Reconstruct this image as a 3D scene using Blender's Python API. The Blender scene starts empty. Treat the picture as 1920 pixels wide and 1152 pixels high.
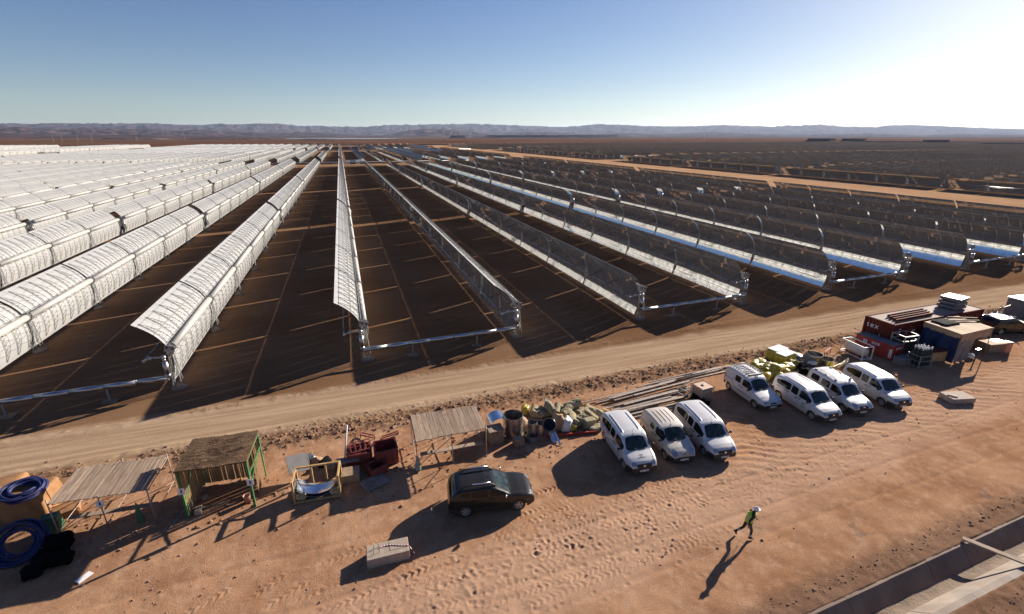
import bpy, math, random
import numpy as np
from mathutils import Vector, Matrix, Euler
from mathutils.bvhtree import BVHTree

R = math.radians
random.seed(7)
rng = np.random.default_rng(7)
scene = bpy.context.scene
COL = scene.collection

# ------------------------------------------------------------------ camera
CAM_H = 17.7
F_PX, HOR_Y, VP_X = 900.0, 256.0, 636.0        # focal length in photo pixels, horizon line, vanishing point of the rows
PITCH = math.atan((576 - HOR_Y) / F_PX)
_uv, _vv = (VP_X - 960) / F_PX, (576 - HOR_Y) / F_PX
YAW = math.atan2(_uv, math.cos(PITCH) + _vv * math.sin(PITCH))
cam_d = bpy.data.cameras.new('camera')
cam_d.sensor_width = 36.0
cam_d.lens = 36.0 * F_PX / 1920.0
cam_d.clip_start = 0.1
cam_d.clip_end = 120000
cam = bpy.data.objects.new('camera', cam_d)
COL.objects.link(cam)
cam.location = (0, 0, CAM_H)
cam.rotation_euler = (R(90) - PITCH, 0, YAW)
scene.camera = cam
scene.render.resolution_x, scene.render.resolution_y = 1024, 614

# ------------------------------------------------------------------ sky, sun, exposure
SUN_AZ, SUN_EL = R(23.5), R(20.4)              # azimuth measured from +X towards +Y
world = bpy.data.worlds.new('World')
scene.world = world
world.use_nodes = True
wn = world.node_tree
sky = wn.nodes.new('ShaderNodeTexSky')
sky.sky_type = 'NISHITA'
sky.sun_disc = False
sky.sun_elevation = SUN_EL
sky.sun_rotation = R(90) - SUN_AZ
sky.altitude = 1200
sky.air_density = 1.0
sky.dust_density = 0.8
sky.ozone_density = 2.2
bg = wn.nodes['Background']
bg.inputs['Strength'].default_value = 0.050
# the sky's own glare is softened (a camera's shoulder) and its blue kept clean
_d = wn.nodes.new('ShaderNodeVectorMath'); _d.operation = 'MULTIPLY_ADD'
_d.inputs[1].default_value = (1 / 34,) * 3; _d.inputs[2].default_value = (1, 1, 1)
_q = wn.nodes.new('ShaderNodeVectorMath'); _q.operation = 'DIVIDE'
_h = wn.nodes.new('ShaderNodeHueSaturation'); _h.inputs['Saturation'].default_value = 1.22; _h.inputs['Hue'].default_value = .517
wn.links.new(sky.outputs['Color'], _d.inputs[0]); wn.links.new(sky.outputs['Color'], _q.inputs[0]); wn.links.new(_d.outputs[0], _q.inputs[1])
wn.links.new(_q.outputs[0], _h.inputs['Color']); wn.links.new(_h.outputs[0], bg.inputs['Color'])

sun_d = bpy.data.lights.new('sun', 'SUN')
sun_d.energy = 5.0
sun_d.angle = R(0.5)
sun_d.color = (1.0, 0.90, 0.78)
sun = bpy.data.objects.new('sun', sun_d)
COL.objects.link(sun)
sdir = Vector((math.cos(SUN_AZ) * math.cos(SUN_EL), math.sin(SUN_AZ) * math.cos(SUN_EL), math.sin(SUN_EL)))
sun.rotation_euler = sdir.to_track_quat('Z', 'Y').to_euler()
sun.location = (60, 40, 60)

scene.view_settings.view_transform = 'Standard'
scene.view_settings.look = 'None'
scene.view_settings.gamma = 1.0
scene.view_settings.use_curve_mapping = False
scene.view_settings.exposure = 1.2

# ------------------------------------------------------------------ photo pixel -> point at a height
_c, _s = math.cos(YAW), math.sin(YAW)
def _rot(x, y): return x * _c - y * _s, x * _s + y * _c
_f = _rot(0, math.cos(PITCH)); FWD = Vector((_f[0], _f[1], -math.sin(PITCH)))
_r = _rot(1, 0); RGT = Vector((_r[0], _r[1], 0))
_u = _rot(0, math.sin(PITCH)); UPV = Vector((_u[0], _u[1], math.cos(PITCH)))
def ray(px, py): return FWD + RGT * ((px - 960) / F_PX) + UPV * ((576 - py) / F_PX)
def G(px, py, z=0.0):
    d = ray(px, py)
    return Vector((0, 0, CAM_H)) + d * ((z - CAM_H) / d.z)
def proj(q):
    d = Vector(q) - Vector((0, 0, CAM_H)); zz = d.dot(FWD)
    if zz < 0.5: return None
    return 960 + F_PX * d.dot(RGT) / zz, 576 - F_PX * d.dot(UPV) / zz

# ------------------------------------------------------------------ mesh builder
class MB:
    def __init__(s): s.v = []; s.f = []; s.m = []; s.sm = []
    def add(s, vs, fs, m=0, smooth=False):
        o = len(s.v)
        s.v.extend([tuple(v) for v in vs])
        s.f.extend([tuple(i + o for i in f) for f in fs])
        s.m.extend([m] * len(fs)); s.sm.extend([smooth] * len(fs))
    def box(s, c, size, rot=(0, 0, 0), m=0, taper=1.0):
        x, y, z = size[0] / 2, size[1] / 2, size[2] / 2
        M = Euler(rot).to_matrix() if not isinstance(rot, Matrix) else rot
        c = Vector(c)
        vs = []
        for sz in (-1, 1):
            k = taper if sz > 0 else 1
            for sx, sy in ((-1, -1), (1, -1), (1, 1), (-1, 1)):
                vs.append(c + M @ Vector((sx * x * k, sy * y * k, sz * z)))
        s.add(vs, [(3, 2, 1, 0), (4, 5, 6, 7), (0, 1, 5, 4), (1, 2, 6, 5), (2, 3, 7, 6), (3, 0, 4, 7)], m)
    def beam(s, p, q, w, h, m=0, up=(0, 0, 1)):
        p, q = Vector(p), Vector(q); d = q - p; L = d.length; d.normalize()
        u = Vector(up)
        if abs(d.dot(u)) > .98: u = Vector((1, 0, 0))
        a = d.cross(u).normalized(); b = a.cross(d)
        M = Matrix((d, -a, b)).transposed()
        s.box((p + q) / 2, (L, w, h), M, m)
    def bar(s, p, q, r, n=4, m=0, r2=None, smooth=False, cap=True):
        s.tube([p, q], r, n, m, r2=r2, smooth=smooth, cap=cap)
    def tube(s, pts, r, n=8, m=0, r2=None, smooth=True, cap=True, closed=False):
        pts = [Vector(p) for p in pts]; N = len(pts)
        vs = []; prev = None
        for i, p in enumerate(pts):
            if closed: t = pts[(i + 1) % N] - pts[i - 1]
            else: t = pts[min(i + 1, N - 1)] - pts[max(i - 1, 0)]
            t.normalize()
            if prev is None:
                u = Vector((0, 0, 1)) if abs(t.z) < .9 else Vector((1, 0, 0))
                a = t.cross(u).normalized()
            else:
                a = (prev - t * prev.dot(t)).normalized()
            prev = a; b = t.cross(a)
            rr = r if r2 is None else r + (r2 - r) * i / max(N - 1, 1)
            for k in range(n):
                an = 2 * math.pi * k / n
                vs.append(p + (a * math.cos(an) + b * math.sin(an)) * rr)
        fs = []
        for i in range(N if closed else N - 1):
            j = (i + 1) % N
            for k in range(n):
                k2 = (k + 1) % n
                fs.append((i * n + k, i * n + k2, j * n + k2, j * n + k))
        s.add(vs, fs, m, smooth)
        if cap and not closed:
            o = len(s.v) - len(vs)
            s.f.append(tuple(o + k for k in reversed(range(n)))); s.m.append(m); s.sm.append(False)
            s.f.append(tuple(o + (N - 1) * n + k for k in range(n))); s.m.append(m); s.sm.append(False)
    def lathe(s, prof, n=24, m=0, mat=Matrix(), smooth=True, a0=0.0, a1=2 * math.pi):
        full = abs(a1 - a0 - 2 * math.pi) < 1e-6
        K = n if full else n + 1
        vs = []
        for (r, z) in prof:
            for k in range(K):
                a = a0 + (a1 - a0) * k / n
                vs.append(mat @ Vector((r * math.cos(a), r * math.sin(a), z)))
        fs = []
        for i in range(len(prof) - 1):
            for k in range(n):
                k2 = (k + 1) % K
                fs.append((i * K + k, i * K + k2, (i + 1) * K + k2, (i + 1) * K + k))
        s.add(vs, fs, m, smooth)
    def grid(s, P, m=0, smooth=True):
        ny, nx = len(P), len(P[0])
        vs = [p for row in P for p in row]
        fs = [(j * nx + i, j * nx + i + 1, (j + 1) * nx + i + 1, (j + 1) * nx + i) for j in range(ny - 1) for i in range(nx - 1)]
        s.add(vs, fs, m, smooth)
    def mesh(s, name, mats):
        me = bpy.data.meshes.new(name)
        me.from_pydata(s.v, [], s.f)
        for mm in (mats if isinstance(mats, (list, tuple)) else [mats]): me.materials.append(mm)
        me.polygons.foreach_set('material_index', s.m)
        me.polygons.foreach_set('use_smooth', s.sm)
        me.update()
        return me
    def build(s, name, mats, parent=None, loc=None, rotz=0.0, bevel=0.0):
        o = bpy.data.objects.new(name, s.mesh(name, mats))
        COL.objects.link(o)
        if parent is not None: o.parent = parent
        if loc is not None: o.location = loc
        if rotz: o.rotation_euler = (0, 0, rotz)
        if bevel:
            b = o.modifiers.new('bevel', 'BEVEL'); b.width = bevel; b.segments = 2; b.limit_method = 'ANGLE'
        return o

def tag(o, label=None, cat=None, group=None, kind=None):
    if label: o['label'] = label
    if cat: o['category'] = cat
    if group: o['group'] = group
    if kind: o['kind'] = kind
    return o
def thing(name, label, cat, loc=(0, 0, 0), rotz=0.0, group=None):
    o = bpy.data.objects.new(name, None); COL.objects.link(o)
    o.empty_display_size = 0.3
    o.location = loc; o.rotation_euler = (0, 0, rotz)
    return tag(o, label, cat, group)
def place(name, me, parent=None, loc=(0, 0, 0)):
    o = bpy.data.objects.new(name, me); COL.objects.link(o); o.location = loc
    if parent is not None: o.parent = parent
    return o
def dup(root, loc, rotz=None, label=None, group=None):
    r = root.copy(); COL.objects.link(r); r.location = loc
    if rotz is not None: r.rotation_euler = (0, 0, rotz)
    if label: r['label'] = label
    if group: r['group'] = group
    for ch in list(root.children):
        c = ch.copy(); COL.objects.link(c); c.parent = r
        for g in list(ch.children):
            d = g.copy(); COL.objects.link(d); d.parent = c
    return r

# ------------------------------------------------------------------ materials
def mat(name, col, rough=0.7, metal=0.0, var=0.15, scale=3.0, bump=0.0, bscale=30.0, dirt=0.0, dirtcol=(0.30, 0.17, 0.10), spec=0.5, coat=0.0):
    m = bpy.data.materials.new(name); m.use_nodes = True
    nt = m.node_tree; b = nt.nodes['Principled BSDF']
    b.inputs['Roughness'].default_value = rough
    b.inputs['Metallic'].default_value = metal
    b.inputs['Specular IOR Level'].default_value = spec
    if coat:
        b.inputs['Coat Weight'].default_value = coat; b.inputs['Coat Roughness'].default_value = 0.05
    tc = nt.nodes.new('ShaderNodeTexCoord')
    out = None
    n = nt.nodes.new('ShaderNodeTexNoise'); n.inputs['Scale'].default_value = scale; n.inputs['Detail'].default_value = 6
    nt.links.new(tc.outputs['Object'], n.inputs['Vector'])
    r = nt.nodes.new('ShaderNodeValToRGB')
    r.color_ramp.elements[0].position = 0.3; r.color_ramp.elements[1].position = 0.7
    r.color_ramp.elements[0].color = tuple(c * (1 - var) for c in col) + (1,)
    r.color_ramp.elements[1].color = tuple(min(1, c * (1 + var)) for c in col) + (1,)
    nt.links.new(n.outputs['Fac'], r.inputs['Fac'])
    out = r.outputs['Color']
    if dirt:
        n2 = nt.nodes.new('ShaderNodeTexNoise'); n2.inputs['Scale'].default_value = scale * .7; n2.inputs['Detail'].default_value = 8; n2.inputs['Roughness'].default_value = .7
        nt.links.new(tc.outputs['Object'], n2.inputs['Vector'])
        mr = nt.nodes.new('ShaderNodeMapRange'); mr.inputs[1].default_value = .42; mr.inputs[2].default_value = .75
        mr.inputs[3].default_value = 0; mr.inputs[4].default_value = dirt
        nt.links.new(n2.outputs['Fac'], mr.inputs['Value'])
        mx = nt.nodes.new('ShaderNodeMix'); mx.data_type = 'RGBA'
        nt.links.new(mr.outputs[0], mx.inputs['Factor']); nt.links.new(out, mx.inputs['A']); mx.inputs['B'].default_value = dirtcol + (1,)
        out = mx.outputs['Result']
    nt.links.new(out, b.inputs['Base Color'])
    if bump:
        n3 = nt.nodes.new('ShaderNodeTexNoise'); n3.inputs['Scale'].default_value = bscale; n3.inputs['Detail'].default_value = 5
        nt.links.new(tc.outputs['Object'], n3.inputs['Vector'])
        bp = nt.nodes.new('ShaderNodeBump'); bp.inputs['Strength'].default_value = 1; bp.inputs['Distance'].default_value = bump
        nt.links.new(n3.outputs['Fac'], bp.inputs['Height']); nt.links.new(bp.outputs['Normal'], b.inputs['Normal'])
    return m

class NT:                                          # small helper for hand-wired materials
    def __init__(s, name):
        s.m = bpy.data.materials.new(name); s.m.use_nodes = True
        s.t = s.m.node_tree; s.b = s.t.nodes['Principled BSDF']
        s.geo = s.t.nodes.new('ShaderNodeNewGeometry'); s.tc = s.t.nodes.new('ShaderNodeTexCoord')
    def n(s, typ, **kw):
        x = s.t.nodes.new(typ)
        for k, v in kw.items(): setattr(x, k, v)
        return x
    def l(s, a, b): s.t.links.new(a, b)
    def noise(s, vec, scale, detail=5, rough=.55, dist=0.0):
        x = s.n('ShaderNodeTexNoise'); x.inputs['Scale'].default_value = scale; x.inputs['Detail'].default_value = detail
        x.inputs['Roughness'].default_value = rough; x.inputs['Distortion'].default_value = dist
        s.l(vec, x.inputs['Vector']); return x.outputs['Fac']
    def math(s, op, a, b=None, c=None, clamp=False):
        x = s.n('ShaderNodeMath', operation=op, use_clamp=clamp)
        for i, q in enumerate((a, b, c)):
            if q is None: continue
            if isinstance(q, (int, float)): x.inputs[i].default_value = q
            else: s.l(q, x.inputs[i])
        return x.outputs[0]
    def rng(s, v, a, b, c=0.0, d=1.0, smooth=True):
        x = s.n('ShaderNodeMapRange'); x.interpolation_type = 'SMOOTHSTEP' if smooth else 'LINEAR'
        for i, q in enumerate((a, b, c, d)): x.inputs[i + 1].default_value = q
        s.l(v, x.inputs[0]); return x.outputs[0]
    def mix(s, f, a, b, mode='MIX'):
        x = s.n('ShaderNodeMix', data_type='RGBA', blend_type=mode)
        for k, q in (('Factor', f), ('A', a), ('B', b)):
            if isinstance(q, (int, float)): x.inputs[k].default_value = q
            elif isinstance(q, tuple): x.inputs[k].default_value = q if len(q) == 4 else q + (1,)
            else: s.l(q, x.inputs[k])
        return x.outputs['Result']
    def mapping(s, vec, scale):
        x = s.n('ShaderNodeMapping'); x.inputs['Scale'].default_value = scale; s.l(vec, x.inputs['Vector']); return x.outputs[0]
    def bump(s, h, dist, strength=1.0, prev=None):
        x = s.n('ShaderNodeBump'); x.inputs['Strength'].default_value = strength; x.inputs['Distance'].default_value = dist
        s.l(h, x.inputs['Height'])
        if prev is not None: s.l(prev, x.inputs['Normal'])
        return x.outputs['Normal']

# ------------------------------------------------------------------ numpy noise for terrain
def _hash(ix, iy, seed):
    h = (ix.astype(np.int64) * 374761393 + iy.astype(np.int64) * 668265263 + seed * 1274126177) & 0xFFFFFFFF
    h = ((h ^ (h >> 13)) * 1274126177) & 0xFFFFFFFF
    h = h ^ (h >> 16)
    return (h & 0xFFFFFF) / float(0xFFFFFF)
def vnoise(x, y, seed=0):
    ix = np.floor(x); iy = np.floor(y); fx = x - ix; fy = y - iy
    ix = ix.astype(np.int64); iy = iy.astype(np.int64)
    fx = fx * fx * fx * (fx * (fx * 6 - 15) + 10); fy = fy * fy * fy * (fy * (fy * 6 - 15) + 10)
    a = _hash(ix, iy, seed); b = _hash(ix + 1, iy, seed); c = _hash(ix, iy + 1, seed); d = _hash(ix + 1, iy + 1, seed)
    return (a + (b - a) * fx) * (1 - fy) + (c + (d - c) * fx) * fy
def fbm(x, y, octs=4, seed=0, gain=.5):
    t = 0; amp = 1; tot = 0
    for o in range(octs):
        t = t + amp * vnoise(x * 2 ** o, y * 2 ** o, seed + o * 17); tot += amp; amp *= gain
    return t / tot - .5
def sstep(a, b, x):
    t = np.clip((x - a) / (b - a), 0, 1); return t * t * (3 - 2 * t)
# ================================================================== SETTING: ground
SH = 0.037                                          # the road, the channel and the row ends run at this slope to X
def spaced(a, b, d, grow=1.25, lim=34000):
    xs = list(np.arange(a, b + 1e-6, d)); s = d; x = xs[-1]
    hi = []
    while x < lim: s *= grow; x += s; hi.append(x)
    s = d; x = xs[0]; lo = []
    while x > -lim: s *= grow; x -= s; lo.append(x)
    return lo[::-1], xs, hi
lo, mid, hi = spaced(-24.0, 46.0, 0.10)
mid2 = list(np.arange(46.2, 92, 0.22)); hi = [h - 46 + 92 for h in hi]
mid = [x for x in mid if x < -12] + list(np.arange(-12, 16, .055)) + [x for x in mid if x > 16.05]
GX = np.array(lo + mid + mid2 + hi)
lo, mid, hi = spaced(6.0, 37.5, 0.09)
mid = [y for y in mid if y < 12] + list(np.arange(12, 20, .055)) + [y for y in mid if y > 20.05]
GYp = np.array(lo + mid + hi)
XX, YP = np.meshgrid(GX, GYp)
fade = 1 - sstep(300, 3000, np.hypot(XX, YP))
YY = YP + SH * XX * np.where(np.abs(XX) < 1500, 1, 1500 / np.maximum(np.abs(XX), 1))
near = (sstep(-40, -26, XX) * (1 - sstep(100, 140, XX))) * (sstep(-5, 4, YP) * (1 - sstep(38, 44, YP)))
Z = 0.10 * fbm(XX * .07, YY * .07, 3, 1) * near
yard = near * (1 - sstep(28.2, 29.2, YY + 1.2 * fbm(XX * .3, YY * .3, 3, 5)))
tz = np.exp(-((YY - (14.6 + .10 * XX)) / 2.4) ** 2) * yard
Z += tz * .035 * (1 - 2 * np.abs(fbm(XX * 1.1 + YY * .4, YY * 3.2, 4, 61, .6))) * np.clip(.5 + 1.6 * fbm(XX * .5, YY * .5, 2, 63), 0, 1)
Z += yard * (0.05 * fbm(XX * .5, YY * .9, 4, 2) + 0.030 * fbm(XX * 2.3, YY * 2.3, 3, 3))
# rubble windrow between yard and road, a low one on the far side of the road
for y0, wd, hh, sl in ((28.5, .9, .13, .006), (29.9, .4, .05, .0), (34.3, .5, .07, .03)):
    c = y0 + sl * XX + .6 * fbm(XX * .12, XX * 0 + y0, 3, 11)
    w = np.exp(-((YY - c) / wd) ** 2)
    Z += near * w * hh * (.35 + 1.7 * np.clip(fbm(XX * 1.9, YY * 1.9, 4, 21, .65) + .35, 0, 1))
# wheel ruts running with the road
for y0, dep in ((30.6, .02), (31.3, .015), (32.6, .02), (33.1, .015), (27.2, .02), (14.2, .03), (15.9, .03), (12.6, .02), (18.9, .02)):
    c = y0 + .02 * XX + .5 * fbm(XX * .06, XX * 0 + y0, 2, 31)
    Z -= near * dep * np.exp(-((YY - c) / .16) ** 2)
# chevron tyre tracks
def tread(pts, half=.22, dep=.035, per=.30):
    global Z
    for (x0, y0), (x1, y1) in zip(pts[:-1], pts[1:]):
        L = math.hypot(x1 - x0, y1 - y0); tx, ty = (x1 - x0) / L, (y1 - y0) / L
        i0, i1 = np.searchsorted(GX, (min(x0, x1) - 1, max(x0, x1) + 1))
        sub = (slice(None), slice(i0, i1))
        dx, dy = XX[sub] - x0, YY[sub] - y0
        s_ = dx * tx + dy * ty; d_ = -dx * ty + dy * tx
        mk = (s_ > 0) & (s_ < L) & (np.abs(d_) < half)
        Z[sub] += mk * np.clip(.45 + 2.2 * fbm(XX[sub] * .9, YY[sub] * .9, 3, 77), 0, 1) * dep * np.sin(2 * np.pi * (s_ + np.abs(d_) * 1.1) / per)
tread([(-3, 29.5), (8, 29.3), (18, 29.35), (28, 29.6), (45, 30.0)], .28, .03, .34)
for a, b in (((-9.9, 16.1), (-6.2, 17.9)), ((-8.3, 15.2), (-3.9, 18.0)), ((-7.2, 15.3), (-3.2, 17.2)), ((-10.5, 14.6), (-5.2, 16.4)), ((-4.0, 15.2), (2.5, 16.4)), ((2.5, 16.3), (9, 17.6))):
    tread([a, b], .17, .03, .30)
for k in range(26):
    y0 = rng.uniform(12.6, 19.5); x0 = rng.uniform(-6, 24); L = rng.uniform(12, 26); sl = rng.uniform(.03, .12)
    yo = y0 + .06 * x0
    for w_ in (0, 1.45):
        tread([(x0, yo + w_), (x0 + L / 2, yo + w_ + sl * L / 2 + rng.uniform(-.3, .3)), (x0 + L, yo + w_ + sl * L)], rng.uniform(.11, .17), rng.uniform(.010, .024), rng.uniform(.24, .34))
# trodden, pocked strip across the yard
for k in range(1700):
    x = rng.uniform(-3, 42); yc = 14.6 + .10 * x + (0 if x < 12 else .02 * (x - 12)); y = rng.normal(yc, 1.35)
    if y < 10.6 + SH * x: continue
    r = rng.uniform(.05, .12); d = rng.uniform(.006, .026)
    i0, i1 = np.searchsorted(GX, (x - 3 * r, x + 3 * r)); yp = y - SH * x
    j0, j1 = np.searchsorted(GYp, (yp - 3 * r, yp + 3 * r))
    q = ((XX[j0:j1, i0:i1] - x) ** 2 / 1.7 + (YY[j0:j1, i0:i1] - y) ** 2) / r ** 2
    Z[j0:j1, i0:i1] += d * (-1.0 * np.exp(-q) + .55 * np.exp(-((np.sqrt(q) - 1.5) / .5) ** 2))
# corrugations east of the footprints
cm = near * sstep(14, 22, XX) * np.exp(-((YY - (17.0 + .06 * XX)) / 2.6) ** 2)
Z += cm * .018 * np.sin(2 * np.pi * (XX * .55 + YY * 1.1 + 1.2 * fbm(XX * .4, YY * .4, 3, 41)) / .75) * (.4 + 1.2 * np.clip(fbm(XX * .5, YY * .5, 2, 43) + .4, 0, 1))
# crumbly edge and the channel cut
Z += near * .10 * np.exp(-((YP - 9.0) / .45) ** 2) * np.clip(fbm(XX * 2.1, YY * 2.1, 4, 51, .65) + .25, 0, 1)
Z += near * .14 * np.exp(-((YP - 6.3) / .5) ** 2) * np.clip(fbm(XX * 2.1, YY * 2.1, 4, 53, .65) + .3, 0, 1)
inch = (YP > 6.80) & (YP < 8.66)
flat = sstep(8.45, 8.75, YP) * (1 - sstep(8.75, 9.1, YP))
Z = np.where(inch & (np.abs(XX) < 400), -1.15, Z)
# the plateau falls away gently far out so distant plains lie lower
gv = np.stack([XX, YY, Z], -1).reshape(-1, 3)
ny, nx = XX.shape
idx = np.arange(ny * nx).reshape(ny, nx)
quads = np.stack([idx[:-1, :-1], idx[:-1, 1:], idx[1:, 1:], idx[1:, :-1]], -1).reshape(-1, 4)
def np_mesh(name, verts, quads, mt, smooth=True):
    me = bpy.data.meshes.new(name)
    k = quads.shape[1]
    me.vertices.add(len(verts)); me.vertices.foreach_set('co', np.ascontiguousarray(verts, dtype=np.float32).ravel())
    me.loops.add(quads.size); me.loops.foreach_set('vertex_index', np.ascontiguousarray(quads, dtype=np.int32).ravel())
    me.polygons.add(len(quads)); me.polygons.foreach_set('loop_start', np.arange(0, quads.size, k, dtype=np.int32))
    me.update(calc_edges=True); me.validate()
    me.polygons.foreach_set('use_smooth', np.full(len(me.polygons), smooth))
    me.materials.append(mt)
    return me

def ground_height(x, y):
    i = int(np.clip(np.searchsorted(GX, x), 1, nx - 1)); j = int(np.clip(np.searchsorted(GYp, y - SH * x), 1, ny - 1))
    return float(Z[j, i])

# soil: red yard, pale graded road, brown compacted field, all by place and with noise
g = NT('soil')
P = g.geo.outputs['Position']
sx = g.n('ShaderNodeSeparateXYZ'); g.l(P, sx.inputs[0])
X_, Y_ = sx.outputs[0], sx.outputs[1]
nb = g.noise(P, .35, 5); nm = g.noise(P, 1.6, 7, .65); nf = g.noise(P, 9, 8, .7); nl = g.noise(P, .09, 4)
streak = g.noise(g.mapping(P, (.10, 2.2, 1)), 1.0, 6, .6)
yardc = g.mix(g.rng(nb, .35, .65), (.30, .155, .084), (.41, .232, .134))
yardc = g.mix(g.rng(nm, .45, .75, 0, .6), yardc, (.50, .335, .222))
yardc = g.mix(g.rng(nf, .5, .8, 0, .45), yardc, (.20, .095, .05))
ns = g.noise(P, 32, 5, .7)
yardc = g.mix(g.rng(ns, .56, .72, 0, .55), yardc, (.17, .085, .045))
yardc = g.mix(g.rng(ns, .42, .30, 0, .35), yardc, (.56, .38, .25))
# the trodden strip is paler
yc = g.math('ADD', g.math('MULTIPLY', X_, .10), 13.9)
dd = g.math('ABSOLUTE', g.math('SUBTRACT', g.math('ADD', Y_, g.math('MULTIPLY', g.math('SUBTRACT', nb, .5), 3.0)), yc))
yardc = g.mix(g.rng(dd, .8, 3.2, .65, 0), yardc, (.47, .30, .20))
# greyer towards the channel
yp = g.math('SUBTRACT', Y_, g.math('MULTIPLY', X_, SH))
ye = g.math('ADD', yp, g.math('MULTIPLY', g.math('SUBTRACT', nm, .5), 1.6))
yardc = g.mix(g.rng(ye, 9.3, 10.3, .65, 0), yardc, (.135, .085, .06))
stain = g.noise(P, .55, 4, .6)
yardc = g.mix(g.rng(stain, .64, .72, 0, .45), yardc, (.13, .10, .085))
road = g.mix(g.rng(streak, .3, .7), (.30, .197, .122), (.425, .30, .195))
road = g.mix(g.rng(nf, .5, .8, 0, .35), road, (.24, .15, .09))
berm = g.mix(g.rng(nm, .4, .65), (.13, .075, .045), (.32, .19, .11))
field = g.mix(g.rng(nl, .35, .65), (.165, .090, .048), (.215, .124, .070))
field = g.mix(g.rng(streak, .4, .7, 0, .4), field, (.125, .066, .037))
field = g.mix(g.rng(nf, .5, .8, 0, .3), field, (.24, .145, .088))
sand = g.mix(g.rng(nl, .3, .7), (.36, .215, .12), (.44, .27, .16))
yw = g.math('ADD', Y_, g.math('MULTIPLY', g.math('SUBTRACT', nb, .5), 1.6))
yw2 = g.math('ADD', yw, g.math('MULTIPLY', X_, -.004))
c = g.mix(g.rng(yw2, 27.5, 28.3), yardc, berm)
c = g.mix(g.rng(yw2, 29.0, 29.8), c, road)
field = g.mix(g.rng(X_, 150, 200, 0, .45), field, sand)  # right-hand field lightened in colour, standing in for haze and flare
c = g.mix(g.rng(yw2, 33.6, 34.8), c, field)
xw = g.math('ADD', X_, g.math('MULTIPLY', g.math('SUBTRACT', nb, .5), 3.0))
# service roads between the blocks of rows
ind = g.math('MULTIPLY', g.rng(yw, 36, 39), 1.0)
for a, b in ((126, 192), (-290, -226), (-412, -346)):
    k = g.math('MULTIPLY', g.math('MULTIPLY', g.rng(xw, a, a + 2), g.rng(xw, b, b + 2, 1, 0)), ind)
    c = g.mix(k, c, sand)
for a, b in ((343, 350), (358, 362), (668, 690), (1000, 1050)):
    k = g.math('MULTIPLY', g.rng(yw, a, a + 2), g.rng(yw, b, b + 2, 1, 0))
    c = g.mix(k, c, sand)
# open desert beyond the plant
des = g.mix(g.rng(g.noise(P, .004, 6, .6), .35, .65), (.085, .042, .028), (.14, .078, .052))
dist = g.n('ShaderNodeVectorMath', operation='LENGTH'); g.l(P, dist.inputs[0])
c = g.mix(g.rng(g.math('ADD', Y_, g.math('MULTIPLY', nl, 40)), 1060, 1100), c, des)
g.l(c, g.b.inputs['Base Color'])
g.b.inputs['Roughness'].default_value = .95; g.b.inputs['Specular IOR Level'].default_value = 0.0
fb = g.noise(P, 14, 8, .75); fb2 = g.noise(P, 38, 5, .7)
vor = g.n('ShaderNodeTexVoronoi'); vor.inputs['Scale'].default_value = 7; g.l(P, vor.inputs['Vector'])
bfade = g.rng(dist.outputs['Value'], 90, 900, 1.0, .04)
fb = g.math('MULTIPLY', fb, bfade); fb2 = g.math('MULTIPLY', fb2, bfade)
bn = g.bump(fb, .05, .8)
bn = g.bump(fb2, .03, .9, bn)
g.l(bn, g.b.inputs['Normal'])
M_SOIL = g.m
go = place('ground', np_mesh('ground', gv, quads, M_SOIL)); tag(go, kind='structure')

# ------------------------------------------------------------------ concrete channel
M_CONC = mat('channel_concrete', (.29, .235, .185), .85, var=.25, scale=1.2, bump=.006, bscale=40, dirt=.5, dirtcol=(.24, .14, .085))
M_CONCD = mat('shaded_channel_concrete', (.20, .135, .10), .9, var=.22, scale=.9, bump=.006, bscale=40, dirt=.5, dirtcol=(.13, .08, .055))  # far wall's shade put into a darker concrete colour
M_SILT = mat('channel_silt', (.20, .14, .095), .95, var=.3, scale=1.5, bump=.03, bscale=9, dirt=.6, dirtcol=(.28, .20, .14))
def yl(x, yp_): return yp_ + SH * x
mb = MB()
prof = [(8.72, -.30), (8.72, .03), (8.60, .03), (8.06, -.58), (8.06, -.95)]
prof2 = [(7.60, -.95), (7.60, -.58), (6.96, .04), (6.72, .04), (6.72, -.3)]
xs = np.arange(-40, 120, 2.5)
ch_root = tag(bpy.data.objects.new('drainage_channel', None), kind='structure'); COL.objects.link(ch_root)
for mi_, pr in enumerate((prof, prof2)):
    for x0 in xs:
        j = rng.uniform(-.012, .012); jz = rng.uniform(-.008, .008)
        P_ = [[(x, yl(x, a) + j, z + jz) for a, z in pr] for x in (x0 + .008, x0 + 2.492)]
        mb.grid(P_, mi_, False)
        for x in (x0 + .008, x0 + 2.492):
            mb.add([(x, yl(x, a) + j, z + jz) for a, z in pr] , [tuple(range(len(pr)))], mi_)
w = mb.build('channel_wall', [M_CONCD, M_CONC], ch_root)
mb = MB()
cx = np.arange(-40, 120, .25); cy = np.linspace(7.50, 8.15, 12)
P_ = [[(x, yl(x, y), -.60 + .05 * float(fbm(np.array([x * 1.1]), np.array([y * 2.2]), 4, 61)[0]) + .05 * ((y - 7.83) / .3) ** 2) for y in cy] for x in cx]
mb.grid(P_, 0, True); mb.build('channel_bed', M_SILT, ch_root)

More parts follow.
